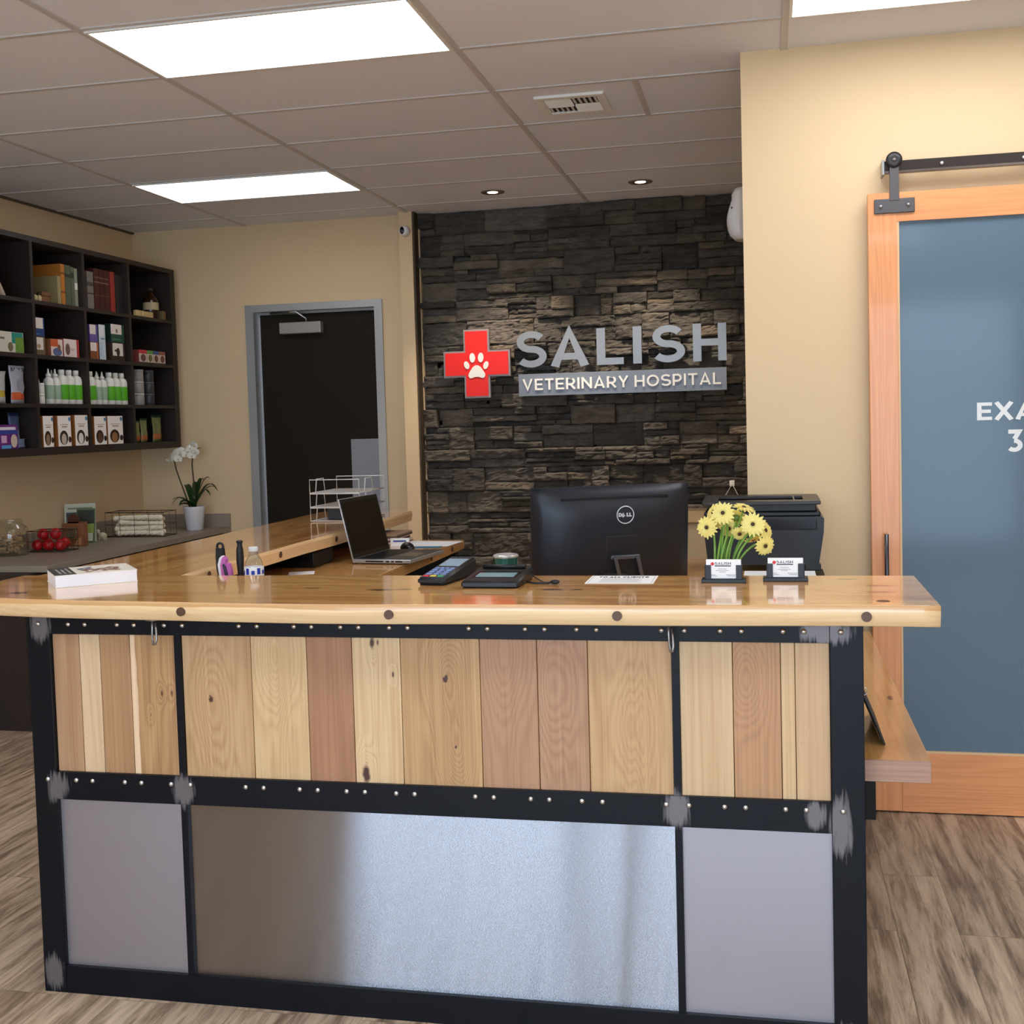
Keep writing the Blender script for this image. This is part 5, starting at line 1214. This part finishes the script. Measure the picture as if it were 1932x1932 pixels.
# white bottles ---------------------------------------------------
WB = mat('bottle_white', (226, 226, 216), .35)
GL = mat('label_green', (86, 172, 36), .45); GL2 = mat('label_grey_green', (150, 176, 150), .5)
def bottle_big():
    t = thing('shampoo_bottle', 'x', 'bottle', (0, 0, 0), 0, 'large white bottles with green labels')
    m = MB(); m.lathe([(.034, 0), (.037, .004), (.037, .145), (.030, .165), (.017, .174), (.016, .177)], n=24); m.build('body', WB, t)
    m = MB(); m.lathe([(.0186, .176), (.0186, .205), (.016, .207)], n=18); m.build('cap', WB, t)
    m = MB(); m.lathe([(.0373, .028), (.0377, .029), (.0377, .116), (.0373, .117)], n=24); m.build('label', GL, t)
    return t
def bottle_noz():
    t = thing('ear_cleaner_bottle', 'x', 'bottle', (0, 0, 0), 0, 'white bottles with pointed nozzles')
    m = MB(); m.lathe([(.028, 0), (.031, .004), (.031, .13), (.026, .148), (.014, .158), (.013, .160)], n=22); m.build('body', WB, t)
    m = MB(); m.lathe([(.0155, .160), (.0155, .176), (.008, .18), (.004, .206), (.001, .21)], n=16); m.build('nozzle', WB, t)
    m = MB(); m.lathe([(.0312, .03), (.0315, .031), (.0315, .110), (.0312, .111)], n=22); m.build('label', GL2, t)
    return t
b0, n0 = bottle_big(), bottle_noz()
BL = [(b0, -4.135, 6.384, 'large white bottle with green label, left of three in the second bay', 1), (b0, -4.135, 6.459, 'large white bottle with green label, middle of three in the second bay', 0), (b0, -4.135, 6.533, 'large white bottle with green label, right of three in the second bay', 0),
      (b0, -4.135, 6.688, 'large white bottle with green label beside the divider of the third bay', 0), (b0, -4.135, 6.908, 'large white bottle with green label, left of three in the third bay', 0), (b0, -4.135, 6.983, 'large white bottle with green label, middle of three in the third bay', 0), (b0, -4.135, 7.058, 'large white bottle with green label, right of three in the third bay', 0),
      (n0, -4.13, 6.245, 'nozzle bottle, left of the front pair in the second bay', 1), (n0, -4.13, 6.313, 'nozzle bottle, right of the front pair in the second bay', 0), (n0, -4.21, 6.225, 'nozzle bottle standing behind the left of the second bay pair', 0), (n0, -4.21, 6.40, 'nozzle bottle standing behind the green label bottles', 0),
      (n0, -4.13, 6.757, 'nozzle bottle, left of the front pair in the third bay', 0), (n0, -4.13, 6.820, 'nozzle bottle, right of the front pair in the third bay', 0), (n0, -4.21, 6.90, 'nozzle bottle standing behind the third bay pair', 0)]
for src, x, y, lab, first in BL:
    loc = (x, y, TOPZ[2]+.0003)
    if first: src.location = loc; src['label'] = 'white '+lab
    else: dup(src, loc, None, 'white '+lab)
def jar(rgb, lidc, r, h):
    t = thing('supplement_jar', 'x', 'jar', (0, 0, 0), 0, 'stacked round tubs')
    m = MB(); m.lathe([(r*.94, 0), (r, .003), (r, h-.016), (r*.96, h-.014)], n=22); m.build('body', cm(rgb, .4), t)
    m = MB(); m.lathe([(r*1.02, h-.015), (r*1.02, h-.002), (r*.95, h)], n=22); m.build('lid', cm(lidc, .35), t)
    return t
j0 = jar((226, 226, 218), (232, 232, 226), .022, .06)
j1 = jar((150, 148, 144), (182, 180, 176), .040, .080); j2 = jar((58, 58, 62), (84, 84, 88), .038, .080)
for src, x, y, k, nm in ((j0, -4.115, 6.14, 0, 'lower small white tub beside the nozzle bottles'), (j0, -4.115, 6.14, 1, 'upper small white tub beside the nozzle bottles'),
                       (j1, -4.15, 7.29, 0, 'light grey tub, bottom of the pale stack'), (j1, -4.15, 7.29, 1, 'light grey tub, middle of the pale stack'), (j1, -4.15, 7.29, 2, 'light grey tub, top of the pale stack'),
                       (j2, -4.15, 7.43, 0, 'charcoal tub, bottom of the front dark stack'), (j2, -4.15, 7.43, 1, 'charcoal tub, middle of the front dark stack'), (j2, -4.15, 7.43, 2, 'charcoal tub, top of the front dark stack'),
                       (j2, -4.25, 7.40, 0, 'charcoal tub, bottom of the rear dark stack'), (j2, -4.25, 7.40, 1, 'charcoal tub, middle of the rear dark stack'), (j2, -4.25, 7.40, 2, 'charcoal tub, top of the rear dark stack')):
    hh = .0603 if src is j0 else .0803; loc = (x, y, TOPZ[2]+.0003+k*hh)
    if src['label'] == 'x': src.location = loc; src['label'] = nm
    else: dup(src, loc, None, nm)

# ------------------------------------------------------------------ things on the grey counter
CT = .8703
t = thing('glass_jar', 'clear glass jar of brown dog biscuits at the photo edge', 'jar', (-4.325, 6.10, CT))
m = MB(); m.lathe([(.085, 0), (.093, .006), (.093, .145), (.085, .165), (.062, .185), (.060, .205), (.064, .21)], n=32); m.build('glass', clear_mat('jar_glass', (246, 248, 244)), t)
m = MB(); rnd = random.Random(9)
for k in range(70):
    a, r_, z = rnd.uniform(0, 2*pi), rnd.uniform(0, .07), .01+.105*(k/70); q = Matrix.Rotation(rnd.uniform(0, 3), 3, 'Z')@Matrix.Rotation(rnd.uniform(0, 3), 3, 'X')
    m.obox((r_*cos(a), r_*sin(a), z+.008), (.045, .016, .012), q, .004, 1)
o = m.build('biscuits', mat('biscuit_brown', (176, 142, 104), .8, var=.25, vscale=30), t); o['kind'] = 'stuff'
def wire_basket(label, loc, w, d, h, step, rz=0):
    t = thing('wire_basket', label, 'basket', loc, rz); m = MB()
    for z in (0.004, h): m.tube([(-w/2, -d/2, z), (w/2, -d/2, z), (w/2, d/2, z), (-w/2, d/2, z)], .003, 6, closed=True)
    m.build('rim', WIREM, t); m = MB(); n = int(w/step)
    for i in range(n+1):
        x = -w/2+w*i/n; m.tube([(x, -d/2, h), (x, -d/2, .004), (x, d/2, .004), (x, d/2, h)], .0014, 5)
    k = int(d/step)
    for i in range(1, k):
        y = -d/2+d*i/k; m.tube([(-w/2, y, h), (-w/2, y, .004), (w/2, y, .004), (w/2, y, h)], .0014, 5)
    for j in range(1, max(2, int(h/step))):
        z = h*j/max(2, int(h/step)); m.tube([(-w/2, -d/2, z), (w/2, -d/2, z), (w/2, d/2, z), (-w/2, d/2, z)], .0014, 5, closed=True)
    m.build('wire_sides', WIREM, t); return t
wire_basket('dark wire basket filled with red balls', (-4.20, 6.315, CT), .235, .16, .125, .045)
RED = mat('red_rubber', (178, 20, 26), .35)
for k, (x, y, z, lab) in enumerate(((-.075, -.04, .040, 'lower left at the front'), (.0, -.04, .040, 'lower middle at the front'), (.075, -.04, .040, 'lower right at the front'), (-.06, .035, .045, 'lower left at the back'), (.055, .035, .045, 'lower right at the back'), (-.045, -.025, .104, 'upper left'), (.035, -.02, .106, 'upper right'))):
    m = MB(); m.ball((0, 0, 0), .034, 16); m.tube([(.034*cos(a), .034*sin(a)*.9, .034*sin(a)*.4) for a in [2*pi*i/24 for i in range(24)]], .0018, 5, closed=True)
    o = m.build('rubber_ball', RED); o.location = (-4.20+x, 6.315+y, CT+z); tag(o, 'shiny red rubber ball, %s of the wire basket' % lab, 'ball', 'red balls in the basket')
# wooden ornament holder
t = thing('wooden_card_holder', 'carved reddish wooden holder with a round arched back', 'holder', (-4.225, 6.58, CT))
WD = wood('carved_wood', (150, 96, 60), (98, 56, 34), 'x', .5, .1, seed=61, ring=14, across=10)
m = MB(); m.box(-.072, .072, -.02, -.012, 0, .142, .002, 1); m.box(-.072, .072, .03, .038, 0, .15, .002, 1); m.box(-.072, -.064, -.012, .03, 0, .142); m.box(.064, .072, -.012, .03, 0, .142); m.box(-.064, .064, -.012, .03, 0, .006); o = m.build('box', WD, t)
m = MB(); arc_ = [(-.06, .14)]+[(-.022+.038*cos(a), .158+.038*sin(a)) for a in [pi*(1-i/10) for i in range(11)]]+[(.016, .14)]
m.prism(arc_, .008, (0, .038, 0)); m.build('arched_back', mat('dark_carved', (84, 44, 30), .5), t)
m = MB(); m.tube([(.030*cos(a)-.002, -.022, .085+.024*sin(a)) for a in [2*pi*i/20 for i in range(20)]], .006, 6, closed=True); m.ball((-.002, -.022, .085), .011, 12, 1, .4, 1); m.build('medallion', mat('aged_green', (96, 104, 72), .5), t)
m = MB(); m.prism([(.015, .01), (.062, .01), (.062, .06), (.04, .05)], .003, (0, -.0205, 0)); m.build('inlay', mat('pale_inlay', (196, 140, 92), .5), t)
# leaflets leaning
def leaning_card(nm, label, x, y, z, w, h, rx, rz, panels, base):
    t = thing(nm, label, 'leaflet', (x, y, z), radians(rz)); Q = Matrix.Rotation(radians(-rx), 3, 'X')
    m = MB(); vs = m.box(-w/2, w/2, 0, .003, 0, h)
    for v in vs: v.co = Q@v.co
    m.build('card', cm(base), t)
    for i, p in enumerate(panels):
        m = MB(); vs = m.box(-w/2+w*p[0], -w/2+w*p[1], -.0006-.0003*i, 0, h*p[2], h*p[3])
        for v in vs: v.co = Q@v.co
        m.build('print', cm(p[4]), t)
leaning_card('photo_leaflet', 'pale green topped leaflet with a photo leaning on the wall', -4.32, 6.80, CT+.002, .19, .25, 12, 28, ((.05, .95, .12, .78, (70, 76, 60)), (.3, .62, .25, .70, (206, 208, 200)), (.06, .5, .62, .76, (36, 38, 36)), (.1, .9, .86, .9, (120, 120, 100))), (186, 188, 166))
leaning_card('product_leaflet', 'green and white leaflet leaning beside the wooden holder', -4.265, 6.76, CT+.002, .12, .22, 10, 12, ((.05, .95, .55, .95, (50, 56, 46)), (.1, .95, .28, .55, (150, 172, 84)), (.1, .9, .05, .28, (206, 212, 190))), (96, 110, 76))
t = thing('plush_sheep', 'small cream plush animal between leaflet and rope basket', 'toy', (-4.245, 6.93, CT))
PL = mat('cream_plush', (206, 190, 156), .9, bump=.5, bscale=250)
m = MB(); m.ball((0, 0, .032), .022, 12, 1.3, 1, .9); m.ball((-.026, -.006, .056), .013, 10, 1, 1, 1.3)
for x in (-.018, .018):
    for y in (-.01, .01): m.tube([(x, y, .0), (x, y, .03)], .006, 6)
m.ball((-.038, -.006, .064), .006, 8); m.build('body', PL, t)
# rope chews in a basket
wire_basket('dark wire basket of braided rope chews', (-4.115, 7.19, CT), .425, .17, .165, .085)
ROPE = mat('rope_cream', (246, 232, 200), .85)
def rope(label, p0, p1, r, bend=.01, k=0):
    m = MB(); p0, p1 = Vector(p0), Vector(p1); d = (p1-p0); L_ = d.length; n = 34
    s_ = d.normalized().cross(Vector((0, 0, 1))).normalized()
    def c(u_): return p0+d*u_+Vector((0, 0, bend*sin(u_*pi+k)))
    for q in range(3):
        pts = [c(i/n)+(s_*cos(i/n*L_*52+q*2*pi/3)+Vector((0, 0, 1))*sin(i/n*L_*52+q*2*pi/3))*r*.42 for i in range(n+1)]
        m.tube(pts, r*.60, 7)
    for e in (0.02, .98): m.ball(c(e), r*1.15, 10)
    tag(m.build('rope_chew', ROPE, None, p0), label, 'rope toy', 'rope chews in the wire basket')
for k, (z, y, xa, xb, lab) in enumerate(((.024, 7.135, -4.25, -3.925, 'bottom front'), (.058, 7.14, -4.27, -3.935, 'second from the bottom at the front'), (.092, 7.14, -4.24, -3.93, 'third from the bottom at the front'), (.124, 7.145, -4.28, -3.94, 'top front'),
                                         (.026, 7.20, -4.30, -3.95, 'bottom back'), (.066, 7.21, -4.30, -3.96, 'middle back'), (.112, 7.205, -4.29, -3.96, 'top back'))):
    rope('cream braided rope chew, %s of the basket' % lab, (xa, y, CT+z), (xb, y, CT+z+.004*(k % 2)), .0164, .004*(-1)**k, k)
# orchid
t = thing('orchid', 'white orchid in a tapered white pot on the grey counter', 'potted plant', (-3.935, 7.60, CT))
m = MB(); m.lathe([(.055, 0), (.058, .003), (.074, .155), (.0765, .165), (.072, .166), (.069, .155), (.03, .150)], n=32); m.build('pot', mat('white_ceramic', (224, 222, 224), .25), t)
m = MB(); m.lathe([(.0, .146), (.068, .15), (.066, .154), (.0, .156)], n=24); m.build('soil', mat('bark', (58, 44, 34), .9), t)
def leaf(m, az, L_, droop, w, up):
    d = Vector((cos(az), sin(az), 0)); s_ = Vector((-sin(az), cos(az), 0)); prev = None; n = 9
    for i in range(n+1):
        u_ = i/n; c = Vector((0, 0, .155))+d*(L_*u_*(1-.15*u_))+Vector((0, 0, up*sin(u_*pi*.6)-droop*u_*u_)); ww = w*sin(min(1, .15+u_*.85)*pi)**.6
        ww *= 1.35; row = [m.bm.verts.new(c-s_*ww+Vector((0, 0, ww*.35))), m.bm.verts.new(c), m.bm.verts.new(c+s_*ww+Vector((0, 0, ww*.35)))]
        if prev:
            m._f([prev[0], prev[1], row[1], row[0]], True); m._f([prev[1], prev[2], row[2], row[1]], True)
        prev = row
for az, L_, dr, w, up in ((178, .20, .03, .012, .09), (190, .19, .10, .010, .12), (200, .12, .02, .026, .04), (160, .10, .0, .022, .16), (60, .10, .0, .020, .20), (20, .14, .0, .020, .21), (-5, .23, .10, .013, .22), (-20, .20, .08, .011, .17), (230, .13, .06, .022, .08), (100, .12, .02, .018, .19), (300, .10, .05, .018, .12), (35, .19, .04, .012, .17)):
    m = MB(); leaf(m, radians(az), L_, dr, w, up); m.build('leaf', GREEN, t)
OW = mat('orchid_white', (232, 228, 214), .6); YC = mat('orchid_throat', (196, 160, 70), .6)
ST = mat('orchid_stem', (74, 56, 34), .6)
def spike(p, flowers):
    m = MB(); m.tube(p, [.0052]*(len(p)-3)+[.0045, .003, .002], 8); st = m.build('flower_stem', ST, t)
    for (c, f, r_) in flowers:
        m = MB(); c = Vector(c); q = Vector(f).normalized().to_track_quat('Z', 'Y').to_matrix()
        for a, ln_, w in ((90, 1, .42), (210, .95, .40), (330, .95, .40), (20, 1.0, .75), (160, 1.0, .75)):
            a = radians(a); d = Vector((cos(a), sin(a), 0)); s_ = Vector((-sin(a), cos(a), 0)); prev = None
            for j in range(5):
                u_ = j/4; ww = r_*w*sin((.08+u_*.86)*pi)**.7; cc = d*r_*ln_*u_+Vector((0, 0, .15*r_*sin(u_*pi)-.1*r_*u_))
                row = [m.bm.verts.new(c+q@(cc-s_*ww)), m.bm.verts.new(c+q@(cc+Vector((0, 0, .001)))), m.bm.verts.new(c+q@(cc+s_*ww))]
                if prev: m._f([prev[0], prev[1], row[1], row[0]], True); m._f([prev[1], prev[2], row[2], row[1]], True)
                prev = row
        for f_ in m.bm.faces: f_.material_index = 0
        m.mi = 1; m.ball(c+q@Vector((0, -.1*r_, .16*r_)), r_*.16, 8); m.build('blossom', [OW, YC], st)
rnd = random.Random(3)
spike([(-.03, 0, .15), (-.06, 0, .24), (-.095, 0, .34), (-.125, 0, .43), (-.137, .0, .50), (-.125, -.01, .535), (-.10, -.01, .555), (-.16, -.01, .46)][:7], [((x, -.02, z), (rnd.uniform(-.7, .5), -1, rnd.uniform(-.5, .3)), .030) for x, z in ((-.135, .515), (-.115, .535), (-.095, .548), (-.15, .50), (-.08, .535), (-.095, .50), (-.07, .555))]+[((-.175, -.01, .49), (0, -1, 0), .009), ((-.19, -.01, .495), (0, -1, 0), .006)])
spike([(.01, 0, .15), (.01, 0, .26), (.004, 0, .36), (-.002, 0, .46), (.01, 0, .53), (.04, 0, .57), (.07, 0, .575)], [((x, -.02, z), (rnd.uniform(-.5, .7), -1, rnd.uniform(-.5, .3)), .030) for x, z in ((-.02, .55), (.0, .57), (.02, .56), (.035, .545), (.01, .52), (.03, .59), (-.035, .53))])

# ------------------------------------------------------------------ world, camera
w = bpy.data.worlds.new('daylight'); bpy.context.scene.world = w; w.use_nodes = True
N = w.node_tree.nodes; L = w.node_tree.links; bg = N['Background']
tc = N.new('ShaderNodeTexCoord'); sx = N.new('ShaderNodeSeparateXYZ'); L.new(tc.outputs['Generated'], sx.inputs[0])
cr = N.new('ShaderNodeValToRGB'); L.new(sx.outputs[2], cr.inputs[0]); e = cr.color_ramp.elements
e[0].position = 0; e[0].color = (.36, .46, .60, 1); e[1].position = .25; e[1].color = (.62, .80, 1.0, 1)
L.new(cr.outputs[0], bg.inputs[0]); bg.inputs[1].default_value = 10.5
for i, (a, b) in enumerate(WX):      # portals that only guide the sampling of the daylight
    l = bpy.data.lights.new('window_portal', 'AREA'); l.shape = 'RECTANGLE'; l.size = b-a-.08; l.size_y = 2.28; l.cycles.is_portal = True
    o = bpy.data.objects.new('window_portal', l); C.objects.link(o); o.location = ((a+b)/2, YF-.03, 1.435); o.rotation_euler = (radians(90), 0, 0)

cam = bpy.data.cameras.new('camera'); co = bpy.data.objects.new('camera', cam); C.objects.link(co); bpy.context.scene.camera = co
f, cx, cy = 2228.46, 966.24, 913.15
yaw, pitch, roll = radians(-12.2491), radians(3.1218), radians(1.6202)
F = Vector((sin(yaw)*cos(pitch), cos(yaw)*cos(pitch), -sin(pitch))); Rt = Vector((cos(yaw), -sin(yaw), 0)); D = F.cross(Rt)
R2 = Rt*cos(roll)+D*sin(roll); D2 = -Rt*sin(roll)+D*cos(roll)
co.matrix_world = Matrix(((R2.x, -D2.x, -F.x, 0), (R2.y, -D2.y, -F.y, 0), (R2.z, -D2.z, -F.z, 1.58), (0, 0, 0, 1)))
cam.sensor_width = 36; cam.sensor_fit = 'HORIZONTAL'; cam.lens = 36*f/1932; cam.shift_x = (966-cx)/1932; cam.shift_y = (cy-966)/1932; cam.clip_start = .05
sc = bpy.context.scene
sc.view_settings.view_transform = 'Standard'; sc.view_settings.look = 'None'; sc.view_settings.exposure = 0; sc.view_settings.gamma = 1; sc.view_settings.use_curve_mapping = False
sc.cycles.max_bounces = 8; sc.cycles.diffuse_bounces = 4; sc.cycles.glossy_bounces = 4; sc.cycles.transparent_max_bounces = 12; sc.cycles.sample_clamp_indirect = 6
sc.cycles.use_denoising = True
